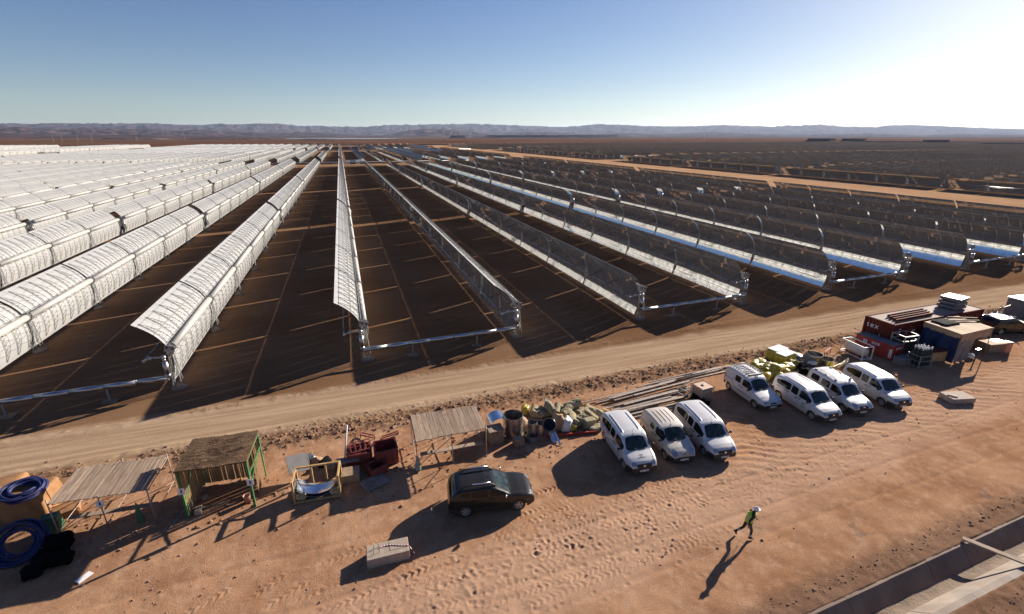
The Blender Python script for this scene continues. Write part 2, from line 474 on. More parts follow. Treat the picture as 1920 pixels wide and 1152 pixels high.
# ------------------------------------------------------------------ far terrain: lake, mesas, hills, mountain ranges
def azel(px, py):
    d = ray(px, py); hyp = math.hypot(d.x, d.y)
    return math.atan2(d.x, d.y), d.z / hyp
def ridge(name, pts, D, depth, mt, seed, rough=.25, nscale=6.0, base=-2.5, relief=1.0, peak=True):
    A = [azel(*p) for p in pts]
    az = np.array([a for a, e in A]); el = np.array([e for a, e in A])
    n = 700; m = 60
    aa = np.linspace(az[0] - .12, az[-1] + .12, n)
    ee = np.interp(aa, az, el)
    tt = np.linspace(0, 1, m)
    AA, TT = np.meshgrid(aa, tt)
    top = (np.interp(AA, aa, ee) * D + CAM_H)
    rr = D - depth * (1 - TT * 1.35)
    xx, yy = np.sin(AA) * rr, np.cos(AA) * rr
    sc = nscale / depth
    prof_ = np.sin(np.clip(TT / .74, 0, 1) * np.pi / 2) ** 1.3 * np.where(TT > .74, 1 - (TT - .74) * 1.5, 1)
    rn = 1 - 2 * np.abs(fbm(xx * sc, yy * sc, 5, seed, .55))
    rn2 = fbm(xx * sc * 2.7, yy * sc * 2.7, 4, seed + 3, .55)
    h = top * prof_ * np.clip(1 - relief * (1 - rn) * 1.6 * np.clip(1.25 - prof_, .15, 1), .02, 1.2) + top * rough * rn2 * (1 - .75 * np.exp(-((TT - .74) / .09) ** 2)) * prof_
    if peak: h = h * np.clip(top.max(0) / np.maximum(h.max(0), 1), .6, 2.2)
    h = h + base * (1 - np.clip(TT * 6, 0, 1))
    v = np.stack([xx, yy, h], -1).reshape(-1, 3)
    ii = np.arange(n * m).reshape(m, n)
    q = np.stack([ii[:-1, :-1], ii[:-1, 1:], ii[1:, 1:], ii[1:, :-1]], -1).reshape(-1, 4)
    return tag(place(name, np_mesh(name, v, q, mt)), kind='structure')
def rock_mat(name, a, b, sc):
    r = NT(name); P = r.geo.outputs['Position']
    f = r.noise(P, sc, 8, .65)
    r.l(r.mix(r.rng(f, .35, .65), a, b), r.b.inputs['Base Color']); r.b.inputs['Roughness'].default_value = 1; r.b.inputs['Specular IOR Level'].default_value = 0
    r.l(r.bump(r.noise(P, sc * 3, 8, .7), 60, .35), r.b.inputs['Normal'])
    return r.m
M_HILL = rock_mat('hill_rock', (.030, .017, .020), (.085, .052, .050), .0016)
M_MOUNT = rock_mat('mountain_rock', (.035, .024, .030), (.09, .062, .062), .0009)
M_MESA = rock_mat('hazed_mesa_rock', (.085, .066, .070), (.12, .095, .095), .006)  # distance haze mixed into the rock colour, lighter and bluer
far_pts = [(-60, 233), (0, 232.5), (60, 234), (140, 231.5), (200, 233.5), (260, 232), (330, 234), (380, 236), (394, 234), (470, 233.5), (522, 232.5), (560, 237), (640, 238), (690, 238.5), (720, 235.5), (800, 234.5), (880, 233.5), (950, 235), (1010, 238), (1060, 239), (1110, 235), (1150, 234.5), (1200, 236.5), (1260, 238), (1300, 237.5), (1350, 235.5), (1400, 236.5), (1450, 238.5), (1500, 236.5), (1540, 234), (1580, 238), (1640, 239.5), (1665, 236.5), (1720, 235.5), (1800, 238.5), (1850, 241), (1920, 243), (1990, 243)]
ridge('mountain_range', far_pts, 26000, 9000, M_MOUNT, 71, .50, 11, -2.5, 1.1)
hill_pts = [(-60, 239), (0, 238), (50, 241), (105, 244), (140, 241), (190, 240), (230, 244), (280, 243), (330, 246), (380, 244), (420, 247), (470, 248), (520, 251), (560, 248), (610, 250), (660, 253), (720, 254), (770, 245), (800, 243), (850, 244), (900, 250), (940, 252), (990, 248), (1040, 249), (1100, 252), (1180, 250), (1260, 252), (1330, 248), (1400, 251), (1480, 253), (1560, 252), (1640, 251), (1720, 254), (1800, 252), (1990, 254)]
ridge('foothills', hill_pts, 15500, 5500, M_HILL, 91, .95, 12, -2.5, 1.5)
low_pts = [(-60, 252), (0, 251), (90, 252.5), (180, 254), (260, 253), (330, 255.5), (420, 256), (520, 257.5), (700, 259), (900, 258), (1100, 257), (1300, 257.5), (1500, 257), (1700, 257.5), (1990, 257)]
ridge('low_ridges', low_pts, 9500, 2500, M_HILL, 101, .5, 7, -2.5, 1.0)
def mesa(px0, px1, ytop, D, depth, ybase=263.0, ragged=.25, seed=5):
    a0, _ = azel(px0, 256); a1, _ = azel(px1, 256); am = (a0 + a1) / 2
    _, et = azel((px0 + px1) / 2, ytop)
    ht = et * D + CAM_H; W_ = abs(a1 - a0) * D / 2
    mb = MB(); n = 90; rings = [(1.0, -2.5), (.90, .28), (.80, .60), (.775, .66), (.76, .97), (.73, 1.0), (.4, 1.0), (0.02, 1.0)]
    ctr = Vector((math.sin(am), math.cos(am), 0)) * D
    ex = Vector((math.cos(am), -math.sin(am), 0)); ey = Vector((math.sin(am), math.cos(am), 0))
    rs = random.Random(seed); ph = [rs.uniform(0, 6.28) for _ in range(6)]
    P_ = []
    for k, z in rings:
        row = []
        for i in range(n + 1):
            t = 2 * math.pi * i / n
            rad = 1 + ragged * .25 * sum(math.sin((2 + 3 * j) * t + ph[j]) / (1 + j) for j in range(6)) * (1 if k > .5 else .3)
            ce, se = math.cos(t), math.sin(t)
            p = ctr + ex * (W_ * k * rad * math.copysign(abs(ce) ** .8, ce)) + ey * (depth / 2 * k * rad * se)
            row.append((p.x, p.y, z if z < 0 else z * ht))
        P_.append(row)
    mb.grid(P_, 0, False)
    tag(mb.build('mesa', M_MESA), kind='structure')
mesa(885, 1185, 254.0, 5200, 700, seed=3)
mesa(1510, 1572, 259.8, 1750, 150, seed=4)
mesa(1572, 1636, 260.2, 1750, 150, seed=6)
mesa(1728, 1788, 262.5, 1500, 120, seed=8)
mesa(1600, 1765, 265.0, 1560, 120, seed=9)
mesa(840, 885, 254.5, 5600, 300, seed=10)
mesa(1830, 1990, 268.5, 1280, 90, seed=12)
mesa(330, 560, 259.8, 3200, 300, seed=14)
mesa(170, 330, 259.6, 3400, 300, seed=15)
mesa(560, 640, 260.6, 3000, 200, seed=16)
wm = NT('lake_water'); wm.b.inputs['Base Color'].default_value = (.10, .16, .22, 1); wm.b.inputs['Roughness'].default_value = .12
mb = MB(); lk = [G(470, 260.6), G(560, 259.9), G(640, 259.6), G(720, 259.8), G(770, 260.2), G(735, 261.0), G(660, 261.3), G(560, 261.2)]
mb.add([(p.x, p.y, 1.2) for p in lk], [tuple(range(len(lk)))]); tag(mb.build('lake', wm.m), kind='structure')
# ================================================================== parabolic trough collectors
MODL, NMOD, GAP, DRIVE = 11.75, 12, 0.34, 2.6
M_BACK = mat('mirror_back_white', (.315, .317, .315), .45, var=.05, scale=.6, dirt=.15, dirtcol=(.55, .45, .35))
M_GALV = mat('galvanised_steel', (.29, .285, .275), .5, .35, var=.12, scale=2)
M_TUBE = mat('torque_tube_paint', (.37, .36, .335), .5, var=.08, scale=.5, dirt=.2, dirtcol=(.5, .4, .3))
M_DARKST = mat('dark_steel', (.09, .085, .08), .75, .2, spec=.2)
M_FOOT = mat('footing_concrete', (.20, .14, .095), .9, var=.2, scale=2, bump=.01)
M_ALU = mat('aluminium_cladding', (.44, .43, .42), .34, .9, var=.08, scale=1.5, bump=.0006, bscale=3)
M_GLASST = mat('receiver_glass', (.30, .32, .33), .12, .5)
g = NT('mirror_glass')
OB = g.tc.outputs['Object']
sp = g.n('ShaderNodeSeparateXYZ'); g.l(OB, sp.inputs[0])
fr = g.math('FRACT', g.math('ADD', .5, g.math('MULTIPLY', sp.outputs[1], 1 / ((MODL - GAP + .03) / 7))))
seam = g.math('LESS_THAN', g.math('ABSOLUTE', g.math('SUBTRACT', fr, .5)), .008)
g.l(g.mix(seam, (.86, .87, .86), (.06, .055, .05)), g.b.inputs['Base Color'])
g.b.inputs['Metallic'].default_value = .86
g.l(g.math('ADD', g.math('MULTIPLY', seam, .5), .03), g.b.inputs['Roughness'])
g.l(g.bump(g.noise(g.mapping(OB, (1, 1.3, 1)), 1.1, 2, .5), .012, .5), g.b.inputs['Normal'])
M_MIRROR = g.m
TM = [M_BACK, M_GALV, M_MIRROR, M_TUBE, M_DARKST, M_FOOT, M_GLASST, M_ALU]     # one slot list for every collector mesh
BK, GV, MR, TB, DK, FT, GL, AL = range(8)

HUB = Vector((.30, 0, 3.20)); TH = R(19.0)
NV = Vector((-math.cos(TH), 0, -math.sin(TH))); TV = Vector((-math.sin(TH), 0, math.cos(TH)))
FOC, SMAX, VOFF = 1.45, 2.52, .27
def par(s, off=0.0):                                # point on the parabola, off metres behind the glass
    nrm = (NV - TV * (s / (2 * FOC))).normalized()
    return HUB + NV * (VOFF + s * s / (4 * FOC)) + TV * s - nrm * off
FOCUS = HUB + NV * (VOFF + FOC)
Yv = Vector((0, 1, 0))
def add_mirror(mb, y0, y1, ns=14, th=.025):
    for (a, b) in ((-SMAX, .293), (.306, SMAX)):
        S = np.linspace(a, b, ns // 2 + 1)
        F_ = [[par(s) + Yv * y for s in S] for y in (y0, y1)]
        B_ = [[par(s, th) + Yv * y for s in S] for y in (y1, y0)]
        mb.grid(F_, MR, True); mb.grid(B_, BK, True)
        for i, y in ((0, y0), (1, y1)):
            for k in range(len(S) - 1):
                p = [par(S[k]) + Yv * y, par(S[k + 1]) + Yv * y, par(S[k + 1], th) + Yv * y, par(S[k], th) + Yv * y]
                mb.add(p, [(0, 1, 2, 3)], BK)
        for s in (a, b):
            mb.add([par(s) + Yv * y0, par(s) + Yv * y1, par(s, th) + Yv * y1, par(s, th) + Yv * y0], [(0, 1, 2, 3)], BK)
def add_frame(mb, y0, y1, n=8, br=.017, full=True):
    ys = np.linspace(y0 + .45, y1 - .45, n)
    for sg in (1, -1):
        st = [sg * q for q in (.30, .68, 1.06, 1.44, 1.82, 2.28)]
        lows = [par(s, .05) for s in st]
        ups = [par(s, d) for s, d in zip(st, (.46, .42, .36, .28, .19, .07))]
        for iy, y in enumerate(ys):
            L = [p + Yv * y for p in lows]; U = [p + Yv * y for p in ups]
            for k in range(5):
                mb.bar(L[k], L[k + 1], br, 3, GV, cap=False); mb.bar(U[k], U[k + 1], br * 1.35, 3, GV, cap=False)
                if k < 4: mb.bar(U[k], L[k + 1], br * .8, 3, GV, cap=False); 
                if k: mb.bar(L[k], U[k], br * .8, 3, GV, cap=False)
            mb.bar(L[0], U[0], br * 1.4, 3, GV, cap=False)
            if full and iy < n - 1:
                y2 = ys[iy + 1]
                for k, k2 in ((1, 2), (3, 2), (3, 4)):
                    mb.bar(ups[k] + Yv * y, lows[k2] + Yv * y2, br * .55, 3, GV, cap=False)
        for s, d in ((.35, .22), (1.25, .05), (2.2, .05)):
            mb.bar(par(sg * s, d) + Yv * y0, par(sg * s, d) + Yv * y1, br * 1.1, 3, GV, cap=False)
def add_tube(mb, y0, y1, n=16):
    mb.bar(HUB + Yv * y0, HUB + Yv * y1, .27, n, TB, smooth=True)
    for y in (y0 + .03, y1 - .03): mb.bar(HUB + Yv * (y - .025), HUB + Yv * (y + .025), .315, n, GV, smooth=True)
def add_receiver(mb, y0, y1):
    mb.bar(FOCUS + Yv * y0, FOCUS + Yv * y1, .048, 8, GL, smooth=True)
def add_rsupport(mb, y):
    base = par(0, -.02) + Yv * y
    a = base + TV * .16; b = base - TV * .16; q = FOCUS + Yv * y
    mb.bar(a, q + TV * .04, .02, 4, DK, cap=False); mb.bar(b, q - TV * .04, .02, 4, DK, cap=False)
    for k in range(5):
        t0, t1 = k / 5, (k + 1) / 5
        p = a.lerp(q + TV * .04, t0) if k % 2 == 0 else b.lerp(q - TV * .04, t0)
        r = b.lerp(q - TV * .04, t1) if k % 2 == 0 else a.lerp(q + TV * .04, t1)
        mb.bar(p, r, .012, 3, DK, cap=False)
    mb.bar(q - Yv * .12, q + Yv * .12, .075, 8, DK, smooth=True)
def add_pylon(mb, y, big=False):
    w = .34 if big else .22; b = .42 if big else .30
    top = HUB + Vector((.0, y, -.36)); q = [Vector((HUB.x + sx * b, y + sy * b * .8, .12)) for sx, sy in ((-1, -1), (1, -1), (1, 1), (-1, 1))]
    t = [top + Vector((sx * w * .55, sy * w * .7, 0)) for sx, sy in ((-1, -1), (1, -1), (1, 1), (-1, 1))]
    for k in range(4):
        mb.bar(q[k], t[k], .035, 4, GV)
        for j in range(4):
            k2 = (k + 1) % 4
            a0, a1 = j / 4, (j + 1) / 4
            if j % 2: mb.bar(q[k].lerp(t[k], a0), q[k2].lerp(t[k2], a1), .016, 3, GV, cap=False)
            else: mb.bar(q[k2].lerp(t[k2], a0), q[k].lerp(t[k], a1), .016, 3, GV, cap=False)
    mb.box(top + Vector((0, 0, .03)), (.5, .34, .10), m=GV)
    mb.box(HUB + Vector((0, y, 0)), (.16, .07, .78), m=GV)
    mb.box(HUB + Vector((0, y, 0)), (.66, .09, .5), (0, TH, 0), GV)
    if big:
        mb.box((HUB.x + .05, y, 1.55), (.5, .45, .65), m=DK)
        for sx in (-1, 1): mb.bar((HUB.x + sx * .5, y, 1.2), HUB + Vector((sx * .28, y, -.1)), .07, 8, AL, smooth=True)
        mb.box((HUB.x - .45, y + .1, .75), (.25, .4, .6), m=GV)
def add_footing(mb, y):
    mb.lathe([(.001, .14), (.46, .14), (.50, .10), (.52, -.1)], 18, FT, Matrix.Translation((HUB.x, y, 0)))
def module_ys():
    """start and end of each module; the drive stands in the middle"""
    out = []; y = .35
    for k in range(NMOD):
        if k == NMOD // 2: y += DRIVE - GAP
        out.append((y + GAP / 2, y + MODL - GAP / 2)); y += MODL
    return out
MODS = module_ys()
SCA_LEN = MODS[-1][1] + .35
def pylon_ys():
    return [.12] + [a[1] + (b[0] - a[1]) / 2 for a, b in zip(MODS[:-1], MODS[1:])] + [SCA_LEN - .12]
PYS = pylon_ys()
mm = MB(); PW = (MODL - GAP + .03) / 7; [add_mirror(mm, k * PW, k * PW + PW - .03) for k in range(7)]; ME_MIRROR = mm.mesh('mirror_panel', TM)
mm = MB(); add_frame(mm, 0, MODL - GAP); ME_FRAME = mm.mesh('support_frame', TM)
mm = MB(); add_tube(mm, 0, MODL - GAP); ME_TUBE = mm.mesh('torque_tube', TM)
mm = MB(); add_receiver(mm, .2, SCA_LEN - .2); ME_RECV = mm.mesh('receiver_tube', TM)
mm = MB(); add_rsupport(mm, 0); ME_RSUP = mm.mesh('receiver_support', TM)
mm = MB(); add_pylon(mm, 0); ME_PYLON = mm.mesh('pylon', TM)
mm = MB(); add_pylon(mm, 0, True); ME_DRIVE = mm.mesh('drive_pylon', TM)
mm = MB(); add_footing(mm, 0); ME_FOOT = mm.mesh('footing', TM)
# end plate, two dark discs standing in for the shade in round openings
mm = MB()
for yy in (-.02, .02): pass
mm.box((0, 0, .06), (.60, .05, .52), m=GV)
for sx in (-1, 1): mm.bar((sx * .17, -.04, .12), (sx * .17, -.026, .12), .085, 14, DK, smooth=True)
ME_PLATE = mm.mesh('end_plate', TM)

def detailed_collector():
    t = thing('parabolic_trough', None, 'solar collector')
    for (a, b) in MODS:
        for nm, me in (('mirror_panel', ME_MIRROR), ('support_frame', ME_FRAME), ('torque_tube', ME_TUBE)):
            place(nm, me, t, (0, a, 0))
        for yo in (.25, 3.9, 7.7): place('receiver_support', ME_RSUP, t, (0, a + yo, 0))
    place('receiver_tube', ME_RECV, t)
    for i, y in enumerate(PYS):
        drv = i == NMOD // 2
        p = place('drive_pylon' if drv else 'pylon', ME_DRIVE if drv else ME_PYLON, t, (0, y, 0))
        place('footing', ME_FOOT, p)
    e = place('end_plate', ME_PLATE, t, HUB + Vector((0, -.02, 0))); e.rotation_euler = (0, TH, 0)
    return t
def merged_mesh(name, y_list, ns, frame, recv=True):
    mb = MB()
    for (a, b) in MODS:
        add_mirror(mb, a, b, ns)
        if frame == 2: [mb.add(*q) for q in ()]; sub = MB(); add_frame(sub, a, b, 8, .018, False); mb.v_off = 0; mb.add(sub.v, sub.f, GV)
        elif frame == 1: sub = MB(); add_frame_simple(sub, a, b); mb.add(sub.v, sub.f, GV)
        if not frame:
            sub = MB(); add_frame_simple(sub, a, b, 4); mb.add(sub.v, sub.f, GV)
        add_tube(mb, a, b, 8 if frame else 5)
        if frame: add_rsupport(mb, a + .3)
    if recv: add_receiver(mb, .2, SCA_LEN - .2)
    for i, y in enumerate(PYS):
        if frame: add_pylon(mb, y, i == NMOD // 2)
        else: mb.bar((HUB.x, y, 0), HUB + Yv * y, .2, 4, GV, r2=.12)
    return mb
def add_frame_simple(mb, y0, y1, n=8):
    for y in np.linspace(y0 + .45, y1 - .45, n):
        for sg in (1, -1):
            a = [par(sg * s, d) + Yv * y for s, d in ((.3, .42), (1.3, .32), (2.25, .07))]
            for k in range(2): mb.bar(a[k], a[k + 1], .035, 3, GV, cap=False)
ME_MID = merged_mesh('parabolic_trough', None, 14, 2).mesh('parabolic_trough', TM)
ME_FAR = merged_mesh('parabolic_trough', None, 8, 1).mesh('parabolic_trough', TM)
MB_LOW = merged_mesh('parabolic_trough', None, 6, 0, False)

TH = R(40); NV = Vector((-math.cos(TH), 0, -math.sin(TH))); TV = Vector((-math.sin(TH), 0, math.cos(TH))); FOCUS = HUB + NV * (VOFF + FOC)
ME_TILT = merged_mesh('parabolic_trough', None, 12, 1).mesh('parabolic_trough', TM)
MB_LOWT = merged_mesh('parabolic_trough', None, 6, 0, False)
TH = R(19.0); NV = Vector((-math.cos(TH), 0, -math.sin(TH))); TV = Vector((-math.sin(TH), 0, math.cos(TH))); FOCUS = HUB + NV * (VOFF + FOC)
ROW = 13.53
def row_x(i): return -.05 + ROW * i
BANDS = (38.4, 362.0, 695.0)
PITCH_Y = SCA_LEN + 2.2
def ordinal(n):
    w = ['', 'first', 'second', 'third', 'fourth', 'fifth', 'sixth', 'seventh', 'eighth', 'ninth', 'tenth', 'eleventh', 'twelfth', 'thirteenth', 'fourteenth', 'fifteenth', 'sixteenth', 'seventeenth', 'eighteenth', 'nineteenth', 'twentieth']
    return w[n] if n <= 20 else '%d%s' % (n, {1: 'st', 2: 'nd', 3: 'rd'}.get(n % 10 if n % 100 not in (11, 12, 13) else 0, 'th'))
SKIP = {10, 11, 12, 13, 14} | {-17, -18, -19, -20, -21, -26, -27, -28, -29, -30}
FLIP = {(1, 2), (4, 2), (1, 3), (4, 3), (5, 3), (7, 3), (3, 4), (8, 4), (-1, 3)}      # (row, place along the row): turned to face the other way
cells = []
for i in range(-64, 124):
    if i in SKIP: continue
    for bnd, y0 in enumerate(BANDS):
        for k in range(2):
            x, y = row_x(i), y0 + SH * row_x(i) * (1 if bnd == 0 else 0) + k * PITCH_Y
            vis = False; size = 0
            for t in np.linspace(0, 1, 25):
                for xo in (-1.9, .6):
                    for zz in (0.3, 5.1):
                        p = proj((x + xo, y + t * SCA_LEN, zz))
                        if p and -40 < p[0] < 1960 and p[1] < 1200: vis = True
            if not vis: continue
            d = min(math.hypot(x, y + t * SCA_LEN) for t in np.linspace(0, 1, 9))
            a = proj((x, y, 3)); b = proj((x, y + SCA_LEN, 3))
            cells.append((d, i, bnd * 2 + k, x, y))
cells.sort()
proto = detailed_collector(); first = True
low = MB(); nlow = 0
for rank, (d, i, place_i, x, y) in enumerate(cells):
    flip = (i, place_i) in FLIP
    if rank >= 298:
        o = len(low.v)
        ML = MB_LOWT if i in (15, 16) else MB_LOW
        low.v.extend([(vx + x, vy + y, vz) for vx, vy, vz in ML.v]); low.f.extend([tuple(q + o for q in f) for f in MB_LOW.f]); low.m.extend(MB_LOW.m); low.sm.extend(MB_LOW.sm)
        nlow += 1
        continue
    if i == 0: where = 'edge-on row running straight away'
    else: where = '%s row %s of the edge-on row' % (ordinal(sum(1 for q in (range(1, i + 1) if i > 0 else range(i, 0)) if q not in SKIP)), 'right' if i > 0 else 'left')
    along = 'nearest the road' if place_i == 0 else '%s from the road' % ordinal(place_i + 1)
    look = 'dark-backed reversed trough collector' if flip else ('mirror-side trough collector' if i > 0 else 'white-backed trough collector')
    lab = '%s, %s, %s' % (look, where, along)
    loc = (x, y, 0)
    if rank < 46 and i not in (15, 16):
        o = proto if first else dup(proto, loc)
        first = False
        o.location = loc
    else:
        o = place('parabolic_trough', ME_TILT if i in (15, 16) else (ME_MID if rank < 120 else ME_FAR), None, loc)
    tag(o, lab, 'solar collector', 'parabolic trough collectors in parallel rows')
    if flip:
        o.rotation_euler = (0, 0, math.pi); o.location = (x, y + SCA_LEN, 0)
if nlow:
    tag(low.build('distant_troughs', TM), 'far rows of trough collectors merging into one mass towards the horizon', 'solar collectors', kind='stuff')
print('collectors', len(cells), 'stuff', nlow)

# ------------------------------------------------------------------ pipes joining the row ends
def riser(mb, sgn):
    """insulated upright and swing arms from the header up to the receiver of a row end; origin at the row end"""
    mb.tube([(-.02, -.42, 1.25), (-.02, -.42, 1.5)], .17, 14, 0)
    mb.tube([(-.02, -.42, 1.5), (-.02, -.42, 2.45)], .17, 14, 0)
    mb.tube([(-.02, -.42, 2.45), (-.02, -.42, 2.72)], .10, 12, 0)
    mb.lathe([(.001, .17), (.12, .12), (.17, 0), (.12, -.12), (.001, -.17)], 12, 0, Matrix.Translation((-.02, -.42, 2.80)))
    a = Vector((-.02, -.42, 2.82)); b = Vector((-.82, -.42, 2.86)); c = FOCUS + Vector((.02, -.25, -.02))
    mb.tube([a, b], .055, 10, 0); mb.lathe([(.001, .13), (.10, .09), (.13, 0), (.10, -.09), (.001, -.13)], 12, 0, Matrix.Translation(b))
    mb.tube([b, c], .055, 10, 0); mb.lathe([(.001, .11), (.09, .07), (.11, 0), (.09, -.07), (.001, -.11)], 12, 0, Matrix.Translation(c))
    mb.tube([c, FOCUS + Vector((0, .5, 0))], .05, 10, 0)
pair_words = {-6: 'far left', -4: 'left', -2: 'at the left edge of the frame by the nearest row', 0: 'between the edge-on row and its right neighbour', 2: 'right of centre', 4: 'in front of blue mirrors', 6: 'near the right edge'}
PL = {-2: 'silver pipe along the left edge reaching the nearest white-backed row end',
      0: 'silver pipe from the edge-on row end to its right neighbour',
      2: 'silver pipe joining the second and third row ends right of the edge-on row',
      4: 'silver pipe joining the fourth and fifth row ends right of the edge-on row',
      6: 'silver pipe at the right edge joining two distant row ends'}
for i0 in (-2, 0, 2, 4, 6):
    x0, x1 = row_x(i0), row_x(i0 + 1)
    ya, yb = BANDS[0] + SH * x0, BANDS[0] + SH * x1
    t = thing('connecting_pipe', PL[i0], 'pipe', (x0, ya, 0), group='silver pipes joining pairs of rows')
    w = x1 - x0; dy = yb - ya
    mb = MB()
    n = 7
    for k in range(n):
        p = Vector((-.02 + w * k / n, -.42 + dy * k / n, 1.18 + .0)); q = Vector((-.02 + w * (k + 1) / n, -.42 + dy * (k + 1) / n, 1.18))
        mb.tube([p, q], .185, 18, 0); mb.tube([q - Vector((.03, 0, 0)), q], .192, 18, 0)
    mb.build('pipe', M_ALU, t)
    for xo, yo in ((0, 0), (w, dy)):
        r = MB(); riser(r, 1); r.build('riser', M_ALU, t, (xo, yo, 0))
    for f in (.30, .72):
        s = MB()
        px_, py_ = w * f, -.42 + dy * f
        s.box((px_, py_, .52), (.09, .09, .95), m=0); s.box((px_, py_, 1.0), (.34, .12, .04), m=0)
        s.box((px_, py_, .03), (.9, .6, .10), m=1)
        s.build('pipe_support', [M_GALV, M_FOOT], t)
# main headers crossing the field
for bnd, (yh, x0, x1, lab) in enumerate(((352.5, -330, 140, 'long pale main header pipe crossing behind the first block of rows'), (679, -200, 170, 'long pale main header pipe crossing behind the second block of rows'))):
    t = thing('header_pipe', lab, 'pipe', (0, yh, 0), group='main header pipes crossing the field')
    mb = MB()
    mb.tube([(x0, 0, 1.4), (x1, 0, 1.4)], .38, 12, 0); mb.tube([(x0, 1.6, 1.4), (x1, 1.6, 1.4)], .30, 12, 0)
    mb.build('pipe', M_ALU, t)
    mb = MB()
    for x in np.arange(x0 + 4, x1, 8.0):
        mb.box((x, .8, .5), (.15, 2.6, 1.0))
    mb.build('pipe_rack', M_GALV, t)
# ================================================================== VEHICLES
def car_paint(name, col, rough, dust, dustcol, spec=.5, coat=.4, film=.1):
    g = NT(name); OB = g.tc.outputs['Object']; s = g.n('ShaderNodeSeparateXYZ'); g.l(OB, s.inputs[0])
    n = g.noise(OB, 2.2, 8, .7); n2 = g.noise(OB, .9, 5)
    low = g.rng(g.math('ADD', s.outputs[2], g.math('MULTIPLY', g.math('SUBTRACT', n, .5), .9)), .28, .85, dust, film)
    up = g.math('MULTIPLY', g.rng(n2, .40, .70), film)
    f = g.math('ADD', low, up, clamp=True)
    g.l(g.mix(f, col, dustcol), g.b.inputs['Base Color'])
    g.l(g.math('ADD', rough, g.math('MULTIPLY', f, .5)), g.b.inputs['Roughness'])
    g.b.inputs['Specular IOR Level'].default_value = spec; g.b.inputs['Coat Weight'].default_value = coat; g.b.inputs['Coat Roughness'].default_value = .06
    return g.m
M_WHITE = car_paint('white_car_paint', (.57, .575, .59), .28, .55, (.36, .235, .15), coat=.5, film=.10)
M_DUSTYW = car_paint('dusty_white_car_paint', (.52, .50, .47), .4, .80, (.38, .27, .18), coat=.2, film=.30)
M_BLACKP = car_paint('black_car_paint', (.011, .012, .011), .18, .22, (.12, .075, .05), spec=.35, coat=.25, film=.06)
M_BPLAST = mat('black_plastic', (.018, .018, .019), .55, var=.2, scale=4, dirt=.10, dirtcol=(.16, .10, .06))
M_WIN = mat('dark_window_glass', (.008, .010, .010), .08, var=.4, scale=1.2, spec=.25)
M_SHIELD = mat('windscreen_glass', (.022, .034, .032), .06, var=.9, scale=2.5, spec=.45)
M_TYRE = mat('tyre_rubber', (.022, .02, .019), .85, dirt=.5, dirtcol=(.20, .12, .07), scale=6)
M_RIM = mat('wheel_rim', (.42, .41, .40), .4, .6, dirt=.35, scale=6)
M_LAMP = mat('headlamp_glass', (.34, .35, .37), .08, .5, var=.25, scale=14, coat=1.0)
M_RED = mat('red_lamp_glass', (.34, .012, .012), .15, coat=1.0)
M_CHROME = mat('chrome_trim', (.75, .75, .75), .15, 1.0)
M_PLATE = mat('number_plate', (.68, .68, .64), .5)
M_INK = mat('dark_print', (.03, .04, .07), .6)
M_SEAM = mat('panel_seam', (.10, .10, .105), .6)
M_SEAMB = mat('panel_seam_black', (.004, .004, .004), .8)

